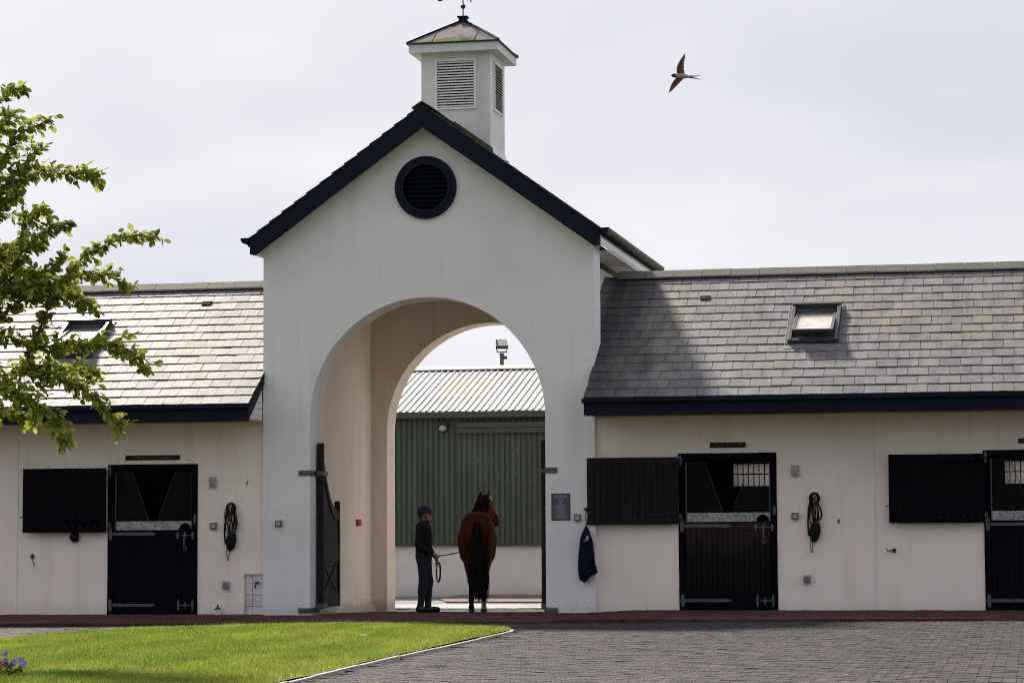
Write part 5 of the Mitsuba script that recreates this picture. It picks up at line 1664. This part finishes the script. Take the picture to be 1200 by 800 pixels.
# mane and forelock
mane = []
for i in range(120):
    t = r2.uniform(0, 1)
    p = np.array([1.56, 0, 1.525]) * (1 - t) + np.array([2.06, -0.055, 1.915]) * t
    p[2] += 0.05 * math.sin(math.pi * t) * 0.3
    L_ = r2.uniform(0.10, 0.19)
    s = -1 if r2.random() < 0.8 else 1
    mane.append(tube(curve([p - [0, 0, 0.015], p + [r2.normal(0, 0.01), s * 0.055, 0.012], p + [r2.normal(0, 0.02), s * (0.105 + 0.02 * (1 - t)), -0.5 * L_], p + [r2.normal(0, 0.02), s * (0.125 + 0.05 * (1 - t)), -L_]], 7), np.linspace(0.008, 0.0025, 7), 4))
for i in range(24):
    p = np.array([2.13, -0.09 + r2.normal(0, 0.015), 1.875])
    mane.append(tube(curve([p, p + [0.06, -0.05 + r2.normal(0, 0.015), -0.02], p + [0.09, -0.085 + r2.normal(0, 0.02), -0.12]], 6), np.linspace(0.006, 0.002, 6), 4))
add(horse + '__mane', to_horse(cat(mane)), 'horse_hair', smooth=True)
for s in (1, -1):
    nrm = np.array([0.65, -0.62, 0])
    side_ = np.array([0.62, 0.65, 0]) * s
    e = np.array([2.155, -0.155, 1.745]) + side_ * 0.072 + np.array([0.02, -0.02, 0])
    add(horse + '__eye', to_horse(ball(*e, 0.019, 2)), 'eye_black', smooth=True)
# bridle worn on the head


def band(c, n_, rx_b, ry_b, r_, ref=(0, 0, 1)):
    n_ = np.asarray(n_, float) / np.linalg.norm(n_)
    u = np.cross(n_, ref)
    u /= np.linalg.norm(u)
    w = np.cross(n_, u)
    t = np.linspace(0, 2 * math.pi, 29)
    return tube(np.asarray(c) + np.outer(np.cos(t) * rx_b, u) + np.outer(np.sin(t) * ry_b, w), r_, 6)


hd_dir = np.array([0.21, -0.17, -0.28])
bd = [band((2.265, -0.245, 1.56), hd_dir, 0.083, 0.086, 0.010), band((2.115, -0.115, 1.79), (0.5, -0.4, -0.75), 0.098, 0.125, 0.009)]
for s in (1, -1):
    sd = np.array([0.62, 0.65, 0]) * s
    bd.append(tube([np.array([2.10, -0.09, 1.87]) + sd * 0.045, np.array([2.14, -0.13, 1.76]) + sd * 0.098, np.array([2.26, -0.24, 1.565]) + sd * 0.084, np.array([2.315, -0.29, 1.475]) + sd * 0.072], 0.009, 6))
bd.append(tube([(2.085, -0.075, 1.885), (2.10, -0.09, 1.89), (2.12, -0.10, 1.885)], 0.012, 6))
add(horse + '__bridle', to_horse(cat(bd)), 'black_leather', smooth=True)
tor = trimesh.creation.torus(0.030, 0.005, 18, 6)
tor.apply_transform(trimesh.transformations.rotation_matrix(math.pi / 2, [1, 0.4, 0]))
tor.apply_translation(np.array([2.32, -0.29, 1.465]) + np.array([0.62, 0.65, 0]) * -0.078)
add(horse + '__bit_ring', to_horse(tor), 'galvanised', smooth=True)

# ---------------------------------------------------------------- person (own frame: x forward, y left, z up)
PP = np.array([-0.655, 2.55, -0.042])


def to_person(m):
    return trimesh.Trimesh(np.array(m.vertices) + PP, np.array(m.faces), process=False)


ARM_R = [(-0.025, -0.185, 1.375), (-0.045, -0.235, 1.09), (0.175, -0.205, 0.955)]
ARM_L = [(-0.020, 0.185, 1.375), (-0.01, 0.225, 1.09), (0.135, 0.195, 0.885)]
LEGS = []
for s in (1, -1):
    fx = 0.075 if s > 0 else -0.01
    LEGS.append([(-0.005, s * 0.085, 0.88), (0.012 + fx * 0.5, s * 0.092, 0.475), (-0.035 + fx, s * 0.088, 0.085)])
torso = [('e', 0.06, (-0.012, 0, 0.93), (0.112, 0.155, 0.13)), ('e', 0.06, (0.0, 0, 1.08), (0.098, 0.140, 0.15)), ('e', 0.06, (-0.005, 0, 1.25), (0.115, 0.165, 0.20)), ('c', 0.06, (-0.02, -0.14, 1.375), (-0.02, 0.14, 1.375), 0.065, 0.065)]
head = [('c', 0.03, (-0.02, 0, 1.40), (0.010, 0, 1.50), 0.056, 0.052), ('e', 0.03, (0.022, 0, 1.575), (0.094, 0.074, 0.108)), ('e', 0.025, (0.062, 0, 1.525), (0.052, 0.048, 0.050)), ('c', 0.012, (0.108, 0, 1.585), (0.126, 0, 1.562), 0.010, 0.015), ('e', 0.01, (0.112, 0, 1.53), (0.012, 0.024, 0.007)), ('e', 0.01, (0.110, 0, 1.517), (0.012, 0.022, 0.008)), ('e', 0.012, (0.095, 0, 1.492), (0.022, 0.022, 0.018)), ('e', 0.015, (0.100, 0, 1.608), (0.018, 0.052, 0.012))]
for s in (1, -1):
    head.append(('e', 0.01, (0.018, s * 0.075, 1.568), (0.022, 0.010, 0.030)))


def hand(wr, d, up, grip):
    """palm, four fingers curled to a grip and a thumb; d: along the forearm, up: back of the hand"""
    d, up = np.asarray(d, float), np.asarray(up, float)
    d /= np.linalg.norm(d)
    sd = np.cross(d, up)
    sd /= np.linalg.norm(sd)
    up = np.cross(sd, d)
    w = np.asarray(wr, float)
    pr = [('c', 0.012, w - d * 0.01, w + d * 0.035, 0.027, 0.027)]
    for k_, (o, l) in enumerate(((-0.027, 0.020), (-0.009, 0.023), (0.009, 0.022), (0.026, 0.017))):
        b = w + d * (0.075 - 0.002 * abs(k_ - 1)) + sd * o
        pr.append(('c', 0.012, w + d * 0.03 + sd * o * 0.8, b, 0.015, 0.0115))
        k1 = b + d * (l + 0.008) - up * 0.016
        k2 = k1 - up * 0.024 - d * 0.008
        k3 = k2 - d * 0.022 + up * 0.004
        pr += [('c', 0.004, b, k1, 0.0105, 0.0095), ('c', 0.003, k1, k2, 0.0095, 0.0085), ('c', 0.003, k2, k3, 0.0085, 0.0070)]
    t0 = w + d * 0.025 - sd * 0.026
    t1 = t0 + d * 0.035 - sd * 0.010 - up * 0.016
    pr += [('c', 0.008, t0, t1, 0.014, 0.011), ('c', 0.004, t1, t1 + d * 0.026 + sd * 0.016 - up * 0.008, 0.0105, 0.008)]
    return pr


hand_r = hand((0.195, -0.202, 0.943), (0.9, 0.05, -0.28), (0.2, -0.35, 0.9), True)
hand_l = hand((0.145, 0.193, 0.870), (0.45, -0.05, -0.85), (0.75, 0.4, 0.35), True)
legs = []
for hip, knee, ank in LEGS:
    legs += [('c', 0.05, hip, knee, 0.088, 0.058), ('c', 0.04, knee, ank, 0.056, 0.038), ('e', 0.03, (knee[0] - 0.03, knee[1], knee[2] - 0.12), (0.048, 0.046, 0.10)), ('c', 0.03, (ank[0] - 0.02, ank[1], 0.05), (ank[0] + 0.15, ank[1], 0.04), 0.038, 0.030)]
arms = []
for s_, e_, w_ in (ARM_R, ARM_L):
    arms += [('c', 0.04, s_, e_, 0.052, 0.040), ('c', 0.03, e_, w_, 0.039, 0.027)]
person = thing('person', 'person in a dark riding helmet, jacket and trousers, standing side-on and holding the lead rope', 'person')
body = sdf_mesh(torso + head + legs + arms, 0.009, 0.03, None, 1)
hands = [sdf_mesh(q, 0.004, 0.02, None, 1) for q in (hand_r, hand_l)]
add(person + '__body', to_person(cat([body] + hands)), 'skin', smooth=True)


def grow(prims, d):
    out = []
    for p in prims:
        if p[0] == 'c':
            out.append((p[0], p[1] + 0.01, p[2], p[3], p[4] + d, p[5] + d))
        else:
            out.append((p[0], p[1] + 0.01, p[2], tuple(np.asarray(p[3]) + d), *p[4:]))
    return out


def ruffle(a, f):
    def fn(G, F):
        return F + a * (meshkit.noise(G * f) - 0.5)
    return fn


jr = ruffle(0.016, np.array([14, 14, 26]))
jacket = sdf_mesh(grow(torso[1:], 0.017) + grow(arms, 0.013) + [('c', 0.03, (-0.012, 0, 1.40), (0.0, 0, 1.455), 0.073, 0.068), ('e', 0.05, (-0.012, 0, 0.97), (0.135, 0.175, 0.10))], 0.010, 0.04, lambda G, F: np.maximum(jr(G, F), 0.895 - G[..., 2]), 1)
add(person + '__jacket', to_person(jacket), 'jacket', smooth=True)
tr = ruffle(0.012, np.array([16, 16, 9]))
trousers = sdf_mesh(grow([p for i, p in enumerate(legs) if i % 4 != 3], 0.012) + grow(torso[:1], 0.014), 0.010, 0.04, lambda G, F: np.maximum(np.maximum(tr(G, F), 0.075 - G[..., 2]), G[..., 2] - 0.99), 1)
add(person + '__trousers', to_person(trousers), 'trousers', smooth=True)
for hip, knee, ank in LEGS:
    bt = [('c', 0.02, (ank[0], ank[1], 0.14), (ank[0] - 0.01, ank[1], 0.06), 0.052, 0.050), ('c', 0.03, (ank[0] - 0.03, ank[1], 0.048), (ank[0] + 0.165, ank[1], 0.040), 0.047, 0.040), ('e', 0.02, (ank[0] + 0.10, ank[1], 0.052), (0.10, 0.045, 0.035))]
    bm = sdf_mesh(bt, 0.008, 0.03, lambda G, F: np.maximum(F, 0.0 - G[..., 2]), 1)
    add(person + '__boot', to_person(bm), 'boot_leather', smooth=True)
helm = sdf_mesh([('e', 0.02, (0.010, 0, 1.622), (0.130, 0.104, 0.112)), ('e', 0.03, (-0.055, 0, 1.59), (0.06, 0.08, 0.07))], 0.008, 0.03, lambda G, F: np.maximum(np.maximum(F, -ell_d(G, (0.02, 0, 1.575), (0.100, 0.080, 0.118))), np.where(G[..., 0] > 0.02, 1.607 + 0.10 * (G[..., 0] - 0.02), 1.575) - G[..., 2]), 1)
add(person + '__helmet', to_person(helm), 'helmet_navy', smooth=True)
peak = []
na_ = 15
pv_ = []
for i in range(na_):
    a = math.radians(-62 + 124 * i / (na_ - 1))
    for r_, z_ in ((0.108, 1.622), (0.168, 1.606)):
        pv_.append([0.015 + r_ * math.cos(a), 0.80 * r_ * math.sin(a), z_ + 0.006])
    for r_, z_ in ((0.108, 1.622), (0.168, 1.606)):
        pv_.append([0.015 + r_ * math.cos(a), 0.80 * r_ * math.sin(a), z_])
pf_ = []
for i in range(na_ - 1):
    a, b = 4 * i, 4 * i + 4
    for p, q in ((0, 1), (1, 3), (3, 2), (2, 0)):
        pf_ += [[a + p, b + p, b + q], [a + p, b + q, a + q]]
add(person + '__helmet__peak', to_person(trimesh.Trimesh(np.array(pv_), pf_, process=False)), 'helmet_navy')
strapm = []
for s in (1, -1):
    strapm.append(tube(curve([(0.05, s * 0.080, 1.60), (0.045, s * 0.078, 1.54), (0.05, s * 0.045, 1.477), (0.055, 0, 1.468)], 14), 0.006, 6))
    strapm.append(tube(curve([(-0.03, s * 0.078, 1.585), (0.01, s * 0.080, 1.55), (0.045, s * 0.076, 1.53)], 8), 0.006, 6))
add(person + '__helmet__chin_strap', to_person(cat(strapm)), 'black_leather', smooth=True)
add(person + '__hair', to_person(sdf_mesh([('e', 0.02, (-0.045, 0, 1.55), (0.055, 0.066, 0.055))], 0.008, 0.02, None, 1)), 'hair_dark', smooth=True)

# lead rope from the hand to the horse's head
hp_chin = (neck_bend(np.array([[2.30, -0.28, 1.44]]))[0] @ HTILT.T @ HR.T + HP)
h_r = PP + np.array([0.265, -0.205, 0.905])
h_l = PP + np.array([0.185, 0.185, 0.790])
k = thing('lead_rope', 'dark lead rope from the hand to the horse, its end coiled in the other hand', 'rope')
lead = curve([h_r + [-0.02, 0, 0], h_r + [0.05, 0.03, 0.01], h_r + [0.36, 0.32, 0.075], [hp_chin[0] - 0.12, hp_chin[1] - 0.15, hp_chin[2] - 0.26], hp_chin], 50)
add(k + '__line', tube(lead, 0.0085, 7), 'rope', smooth=True)
coil = []
for q in range(3):
    t = np.linspace(0, 2 * math.pi, 34)
    coil.append(tube(np.stack([h_l[0] + 0.005 + (0.030 + 0.003 * q) * np.sin(t), h_l[1] - 0.01 + 0.015 * q + 0.01 * np.cos(t), h_l[2] - 0.145 + (0.15 + 0.006 * q) * np.cos(t)], 1), 0.0095, 7))
coil.append(tube(curve([h_r, h_r + [-0.03, 0.10, -0.10], h_l + [0.01, -0.05, 0.05], h_l], 16), 0.0075, 7))
add(k + '__coil', cat(coil), 'rope', smooth=True)

# ---------------------------------------------------------------- swallow
bird = thing('bird', 'swallow in flight against the pale sky, wings spread and tail forked', 'bird')
BC = np.array([6.42, -18.11, 4.775])
BX = np.array([-0.962, -0.197, 0.085])      # towards the head
BX /= np.linalg.norm(BX)
BZ = np.array([0.199, -0.93, -0.30])        # the belly's side, seen from below
BZ -= BX * (BZ @ BX)
BZ /= np.linalg.norm(BZ)
BY = np.cross(BZ, BX)                        # up along the upper wing
BB = np.stack([BX, BY, BZ], 1)


def to_bird(m):
    return trimesh.Trimesh(np.array(m.vertices) @ BB.T + BC, np.array(m.faces), process=False)


bb = sdf_mesh([('e', 0.01, (0.0, 0, 0), (0.052, 0.021, 0.020)), ('e', 0.01, (0.052, 0, 0.0), (0.021, 0.0165, 0.016)), ('c', 0.006, (0.066, 0, 0), (0.081, 0, -0.001), 0.005, 0.0012), ('c', 0.012, (-0.035, 0, 0), (-0.078, 0, 0), 0.014, 0.006)], 0.0032, 0.01, None, 1)
bv = np.array(bb.vertices)
bc = np.tile([0.30, 0.26, 0.25], (len(bv), 1))
bc[bv[:, 2] < -0.004] = [0.02, 0.022, 0.05]
hd_m = bv[:, 0] > 0.038
bc[hd_m] = [0.022, 0.018, 0.028]
bc[(bv[:, 0] > 0.056) & (bv[:, 2] > 0.008)] = [0.07, 0.014, 0.010]
scene[bird + '__body'] = mikit.ply(to_bird(bb), 'bird_coat', smooth=True, color=bc)


def wing_mesh(sgn, sweep, L_, root=0.03):
    n_ = 16
    V_, F_ = [], []
    for i in range(n_):
        t = i / (n_ - 1)
        y = L_ * t
        lead_ = 0.030 + 0.028 * math.sin(min(t * 2.6, math.pi / 2)) - sweep * t ** 1.5
        ch = np.interp(t, [0, 0.15, 0.45, 0.8, 1.0], [0.062, 0.064, 0.052, 0.026, 0.003])
        dz = -0.008 * t ** 2
        th = 0.0035 * (1 - t) + 0.0008
        jag = 0.003 * math.sin(i * 2.6)
        V_ += [[lead_, sgn * (0.008 + y), dz], [lead_ - ch * 0.4, sgn * (0.008 + y), dz - th], [lead_ - ch - jag, sgn * (0.008 + y), dz], [lead_ - ch * 0.4, sgn * (0.008 + y), dz + th * 0.5]]
    for i in range(n_ - 1):
        a, b = 4 * i, 4 * i + 4
        for p in range(4):
            q = (p + 1) % 4
            F_ += [[a + p, b + p, b + q], [a + p, b + q, a + q]]
    return trimesh.Trimesh(np.array(V_), F_, process=False)


add(bird + '__wing', to_bird(wing_mesh(-1, 0.075, 0.172)), 'bird_feather', smooth=35)
wl = wing_mesh(1, -0.002, 0.135)
v = np.array(wl.vertices)
v[:, 0] += (np.abs(v[:, 1]) / 0.135) ** 1.2 * 0.022
add(bird + '__wing', to_bird(trimesh.Trimesh(v, np.array(wl.faces), process=False)), 'bird_feather', smooth=35)
tl = []
for s in (1, -1):
    tl.append(ext_z(Polygon([(-0.06, 0), (-0.062, s * 0.010), (-0.10, s * 0.011), (-0.158, s * 0.0155), (-0.158, s * 0.0145), (-0.098, s * 0.002)]).buffer(0.0006), -0.001, 0.001))
add(bird + '__tail', to_bird(cat(tl)), 'bird_feather')

# ================================================================ TREE
tree = thing('tree', 'young broadleaf tree with fresh green leaves reaching in from the left edge', 'tree')
BR = {
    'A': [(-1.29, -15.2, 2.48), (-0.68, -15.2, 2.67), (-0.38, -15.2, 2.73), (-0.27, -15.2, 2.79), (-0.21, -15.2, 2.93), (-0.13, -15.2, 3.11), (-0.05, -15.2, 3.3), (0.05, -15.2, 3.45), (0.14, -15.2, 3.57), (0.22, -15.2, 3.72), (0.34, -15.2, 3.83), (0.59, -15.2, 3.94), (0.74, -15.2, 4.0), (0.89, -15.2, 4.01), (1.02, -15.2, 3.98)],
    'B': [(-1.05, -15.2, 3.87), (-0.72, -15.16, 4.17), (-0.5, -15.12, 4.37), (-0.34, -15.09, 4.58), (-0.11, -15.05, 4.67), (0.12, -15.01, 4.65), (0.28, -14.98, 4.68), (0.33, -14.94, 4.63), (0.34, -14.9, 4.56)],
    'C': [(-1.05, -15.2, 4.36), (-0.72, -15.18, 4.68), (-0.48, -15.17, 4.84), (-0.4, -15.15, 5.0), (-0.32, -15.13, 5.05), (-0.23, -15.12, 5.09), (-0.08, -15.1, 5.18)],
    'D': [(-1.06, -15.2, 4.86), (-0.69, -15.25, 5.16), (-0.5, -15.3, 5.33), (-0.38, -15.35, 5.4), (-0.25, -15.4, 5.42)],
    'E': [(-1.13, -15.2, 3.21), (-0.58, -15.26, 3.46), (-0.34, -15.32, 3.75), (-0.15, -15.38, 3.94), (0.09, -15.44, 4.07), (0.26, -15.5, 4.1)],
    'F': [(-0.95, -15.2, 3.04), (-0.55, -15.13, 3.27), (-0.23, -15.07, 3.49), (0.04, -15.0, 3.6), (0.23, -14.93, 3.68), (0.42, -14.87, 3.68), (0.59, -14.8, 3.57)],
    'G': [(-0.21, -15.2, 2.93), (0.02, -15.25, 2.98), (0.3, -15.3, 2.98), (0.61, -15.35, 2.98), (0.84, -15.4, 2.91), (0.97, -15.45, 2.81), (1.05, -15.5, 2.74)],
    'H': [(-0.27, -15.2, 2.79), (-0.03, -15.22, 2.7), (0.21, -15.23, 2.62), (0.41, -15.25, 2.51), (0.56, -15.27, 2.38), (0.68, -15.28, 2.27), (0.73, -15.3, 2.18)],
    'I': [(-0.86, -15.2, 2.64), (-0.38, -15.3, 2.58), (-0.12, -15.4, 2.45), (0.06, -15.5, 2.35), (0.21, -15.6, 2.21), (0.36, -15.7, 2.06)],
    'J': [(-0.38, -15.2, 2.73), (-0.12, -15.1, 2.81), (0.1, -15.0, 2.78), (0.33, -14.9, 2.71)],
    'K': [(-0.35, -15.2, 3.55), (-0.04, -15.32, 3.54), (0.22, -15.45, 3.48), (0.44, -15.58, 3.38), (0.60, -15.7, 3.30)],
    'L': [(-0.94, -15.2, 2.47), (-0.62, -15.13, 2.42), (-0.43, -15.07, 2.37), (-0.24, -15.0, 2.31)],
    'M': [(-0.7, -15.2, 3.69), (-0.49, -15.08, 3.86), (-0.37, -14.95, 4.19), (-0.34, -14.82, 4.34), (-0.28, -14.7, 4.32)],
    'N': [(-0.88, -15.2, 4.35), (-0.58, -15.3, 4.46), (-0.36, -15.4, 4.52), (-0.15, -15.5, 4.7), (-0.01, -15.6, 4.78)],
    'P': [(-0.52, -15.2, 3.61), (-0.36, -15.18, 3.56), (-0.15, -15.15, 3.64), (-0.02, -15.12, 3.75), (0.06, -15.1, 3.85)],
    'Q': [(-0.71, -15.2, 4.97), (-0.57, -15.13, 5.1), (-0.51, -15.07, 5.15), (-0.58, -15.0, 5.27)],
}
for q_, (xa_, za_, xb_, zb_) in enumerate([(-0.95, 3.0, -0.30, 3.05), (-0.95, 3.35, -0.25, 3.55), (-0.9, 2.55, -0.32, 2.35), (-0.95, 3.75, -0.30, 4.0), (-0.9, 4.15, -0.36, 4.42), (-0.95, 4.5, -0.42, 4.72),
                                          (-0.9, 3.9, -0.40, 3.7), (-0.9, 4.75, -0.45, 5.15)]):
    yy_ = -15.2 + 0.55 * math.sin(q_ * 2.4)
    BR[f'R{q_}'] = [(xa_, -15.2, za_), ((xa_ + xb_) / 2, (yy_ - 15.2) / 2, (za_ + zb_) / 2 + 0.05), (xb_, yy_, zb_)]
TX, TY = -2.45, -15.3
tz0 = float(yard_z(-2.4, -15.3)) - 0.02
trunk_pts = curve([(TX, TY, tz0), (TX + 0.03, TY, 0.9), (TX - 0.02, TY + 0.03, 1.9), (TX + 0.04, TY, 3.0), (TX, TY - 0.05, 3.9), (TX + 0.06, TY + 0.05, 4.8), (TX, TY, 5.6)], 30)
add(tree + '__trunk', tube(trunk_pts, np.linspace(0.13, 0.02, 30) + 0.05 * np.exp(-np.arange(30) * 0.8), 12), 'bark', smooth=True)
r3 = np.random.default_rng(21)


def trunk_at(z):
    i = int(np.argmin(np.abs(trunk_pts[:, 2] - z)))
    return trunk_pts[i]


# boughs from the trunk to the branches in view, and plain ones round the other sides
leafy, twigs, boughs = [], [], []
DENS = {'A': 1.0, 'B': 1.15, 'C': 1.0, 'D': 1.2, 'E': 1.3, 'F': 1.0, 'G': 1.2, 'H': 1.25, 'I': 1.2, 'J': 1.1, 'K': 1.3, 'L': 1.2, 'M': 1.2, 'N': 1.2, 'O': 1.2, 'P': 1.3, 'Q': 1.0}
for name, pts in BR.items():
    p = np.array(pts)
    c = curve(p, 14 * len(p) // 2 + 12)
    n_ = len(c)
    if p[0][0] < -1.05:
        st = trunk_at(p[0][2] - 0.75 - 0.3 * r3.random())
        cc = curve([st, (st + p[0]) / 2 + [0, 0, -0.06], p[0], c[4]], 14)
        boughs.append(tube(cc, np.linspace(0.040, 0.019, 14), 7))
        leafy.append((cc, 5, len(cc), 0.5))
        boughs.append(tube(c, np.linspace(0.018, 0.0035, n_), 6))
    else:
        twigs.append(tube(c, np.linspace(0.011, 0.003, n_), 6))
    leafy.append((c, 1 if p[0][0] > -1.05 else 0, n_, DENS.get(name, 1.25)))
for i in range(46):
    z = r3.uniform(1.9, 5.2)
    st = trunk_at(z)
    az = r3.uniform(0.33 * math.pi, 1.72 * math.pi)
    L_ = r3.uniform(0.9, 1.8) * (1.05 - 0.12 * (z - 2.5))
    dr_ = np.array([math.cos(az), math.sin(az), 0])
    c = curve([st, st + dr_ * L_ * 0.4 + [0, 0, 0.25], st + dr_ * L_ * 0.75 + [0, 0, 0.42], st + dr_ * L_ + [0, 0, 0.36 * r3.random()]], 18)
    boughs.append(tube(c, np.linspace(0.026, 0.004, 18), 6))
    leafy.append((c, 4, 18, 1.1))
add(tree + '__bough', cat(boughs), 'bark', smooth=True, stuff=True)
# leaves: pairs on short side shoots
lv = np.array([[0, 0, 0], [0.35, 0.30, 0.045], [0.35, -0.30, 0.045], [0.68, 0.27, 0.05], [0.68, -0.27, 0.05], [1.0, 0, -0.02], [0.35, 0, 0], [0.68, 0, 0.005]]) * 0.084
lf = np.array([[0, 6, 1], [0, 2, 6], [1, 6, 7], [1, 7, 3], [2, 7, 6], [2, 4, 7], [3, 7, 5], [4, 5, 7]])
leaf_mesh = trimesh.Trimesh(lv, lf, process=False)
LM = []


def put_leaf(p, d, size):
    LM.append(np.r_[p, d, size])


for c, i0, i1, dens in leafy:
    seg = np.linalg.norm(np.diff(c, axis=0), axis=1)
    L_ = seg[i0:].sum()
    ns = int(L_ * 58 * dens)
    cs = np.r_[0, np.cumsum(seg)]
    for q in range(ns):
        s_ = cs[min(i0, len(cs) - 1)] + (cs[-1] - cs[min(i0, len(cs) - 1)]) * (q + r3.random()) / max(ns, 1)
        p = np.array([np.interp(s_, cs, c[:, a]) for a in range(3)])
        i = min(np.searchsorted(cs, s_), len(c) - 1)
        t = c[i] - c[i - 1] if i > 0 else c[1] - c[0]
        t = t / (np.linalg.norm(t) + 1e-9)
        side = np.cross(t, [0, 0, 1.0])
        side /= np.linalg.norm(side) + 1e-9
        along = (s_ / cs[-1])
        ln = r3.uniform(0.05, 0.27) * (1.2 - 0.75 * along)
        sgn = 1 if q % 2 else -1
        d = t * 0.7 + side * sgn * r3.uniform(0.1, 0.9) + np.array([0, 0, r3.normal(0.05, 0.45)])
        d /= np.linalg.norm(d)
        e = p + d * ln
        twigs.append(tube([p, (p + e) / 2 + [0, 0, 0.005], e], [0.0028, 0.0022, 0.0015], 3, caps=False))
        nl = 2 + int(ln * 20)
        for k_ in range(nl):
            f = (k_ + 0.6) / nl
            w_ = r3.normal(0, 0.9, 3)
            a = d + np.array([d[1] * w_[2] - d[2] * w_[1], d[2] * w_[0] - d[0] * w_[2], d[0] * w_[1] - d[1] * w_[0]])
            put_leaf(p + d * ln * f, a, r3.uniform(0.6, 1.12))
        put_leaf(e, d, r3.uniform(0.75, 1.15))
# a bare twig sticking up above the crown
twigs.append(tube(curve(np.array(BR['C'])[-3:] + [[0, 0, 0], [0.02, 0, 0.01], [0.03, 0, 0.02]], 12), np.linspace(0.006, 0.002, 12), 5))
add(tree + '__twig', cat(twigs), 'bark', smooth=False, stuff=True)
LP = np.array(LM)
nL = len(LP)
dL = LP[:, 3:6] + [0, 0, -0.55] + r3.normal(0, 0.35, (nL, 3))
dL /= np.linalg.norm(dL, axis=1, keepdims=True)
sL = np.cross(np.array([0, 0, 1.0]) + r3.normal(0, 0.55, (nL, 3)), dL)
sL /= np.linalg.norm(sL, axis=1, keepdims=True) + 1e-9
LM = np.tile(np.eye(4), (nL, 1, 1))
LM[:, :3, 0] = dL * LP[:, 6:7]
LM[:, :3, 1] = sL * LP[:, 6:7] * r3.uniform(0.85, 1.15, (nL, 1))
LM[:, :3, 2] = np.cross(dL, sL) * LP[:, 6:7]
LM[:, :3, 3] = LP[:, :3]
cen = LM[:, :3, 3]
# the 300 leaves nearest the viewer on the branches in the frame stay single
infr = np.where((cen[:, 0] > -1.0) & (cen[:, 0] < 1.2))[0]
near = infr[np.argsort(cen[infr, 1])][:300]
tone = r3.choice(4, len(LM), p=[0.40, 0.26, 0.29, 0.05])
single = np.zeros(len(LM), bool)
single[near] = True
leaf_shape = mikit.ply(leaf_mesh, LEAVES[0])
for i in near:
    copy(tree + '__leaf', leaf_shape, LM[i], LEAVES[tone[i]])
for t_ in range(4):
    sel = (~single) & (tone == t_)
    add(tree + '__foliage', scatter(lv, lf, LM[sel]), LEAVES[t_], stuff=True)

# ---------------------------------------------------------------- flowers and small litter on the lawn
fl = thing('pansy_plant', 'small clump of purple pansies at the lower left corner of the lawn', 'flowers')
FXY = np.array([0.70, -17.75])
fz = float(lawn_z(FXY[0], FXY[1]))
r4 = np.random.default_rng(9)
stems, leaves_ = [], []
heads = [(-0.055, 0.0, 0.075, 0), (0.0, 0.02, 0.062, 1), (0.035, -0.02, 0.075, 0), (0.085, 0.01, 0.070, 0), (0.115, -0.01, 0.055, 0), (-0.03, -0.03, 0.05, 1), (0.07, 0.03, 0.085, 0), (-0.10, 0.02, 0.055, 2), (-0.075, 0.04, 0.125, 0), (-0.13, 0.0, 0.09, 0)]
for hx, hy, hz, tone_ in heads:
    b = np.array([FXY[0] + hx * 0.6, FXY[1] + hy * 0.6, fz])
    t_ = np.array([FXY[0] + hx, FXY[1] + hy, fz + 0.03 + 1.25 * hz])
    stems.append(tube([b, (b + t_) / 2 + [0.005, 0, 0.005], t_], 0.0022, 5))
    for q in range(5):
        a = 2 * math.pi * q / 5 + r4.uniform(-0.2, 0.2)
        r_ = r4.uniform(0.022, 0.030)
        disc = np.array([[0, 0, 0]] + [[r_ * (0.9 + 0.9 * math.cos(u)) * 0.55, 0.004 * math.sin(2 * u), r_ * 0.75 * math.sin(u)] for u in np.linspace(0, 2 * math.pi, 9)[:-1]])
        fcs = [[0, 1 + u, 1 + (u + 1) % 8] for u in range(8)]
        Rm = rot([0, 1, 0], math.degrees(a)) @ np.eye(3)
        Rf = rot([0, 0, 1], r4.uniform(-40, 40)) @ rot([1, 0, 0], r4.uniform(-30, 10))
        v = disc @ Rm.T @ Rf.T + t_
        add(fl + '__petal', trimesh.Trimesh(v, fcs, process=False), ('petal', 'petal_dark', 'petal_orange')[tone_])
for q in range(70):
    a = r4.uniform(0, 2 * math.pi)
    b = np.array([FXY[0] + r4.uniform(-0.13, 0.11), FXY[1] + r4.uniform(-0.05, 0.05), fz + r4.uniform(0.0, 0.075)])
    m = leaf_mesh.copy()
    Rl = rot([0, 0, 1], math.degrees(a)) @ rot([0, 1, 0], r4.uniform(-60, 10))
    leaves_.append(trimesh.Trimesh((lv * r4.uniform(0.5, 0.8)) @ Rl.T + b, lf, process=False))
add(fl + '__stem', cat(stems), LEAVES[2], stuff=True)
add(fl + '__leaf', cat(leaves_), LEAVES[2], stuff=True)
k = thing('feather', 'white feather lying on the lawn', 'feather')
fx_, fy_ = 1.55, -9.6
fz_ = float(lawn_z(fx_, fy_)) + 0.035
q = Polygon([(-0.05, 0), (-0.02, 0.011), (0.04, 0.009), (0.055, 0), (0.04, -0.009), (-0.02, -0.011)])
m = ext_z(q, 0, 0.003)
m.apply_transform(trimesh.transformations.rotation_matrix(math.radians(20), [0, 0, 1]) @ trimesh.transformations.rotation_matrix(math.radians(50), [1, 0, 0]))
m.apply_translation([fx_, fy_, fz_])
add(k + '__vane', m, 'white_paint')
k = thing('drain_cover', 'small pale round cover in the paving by the tip of the lawn', 'cover')
dx_, dy_ = 1.86, -4.9
dz_ = float(yard_z(dx_, dy_))
add(k + '__lid', cyl_z(dx_, dy_, 0.14, dz_ - 0.02, dz_ + 0.022, 20), 'kerb_concrete')
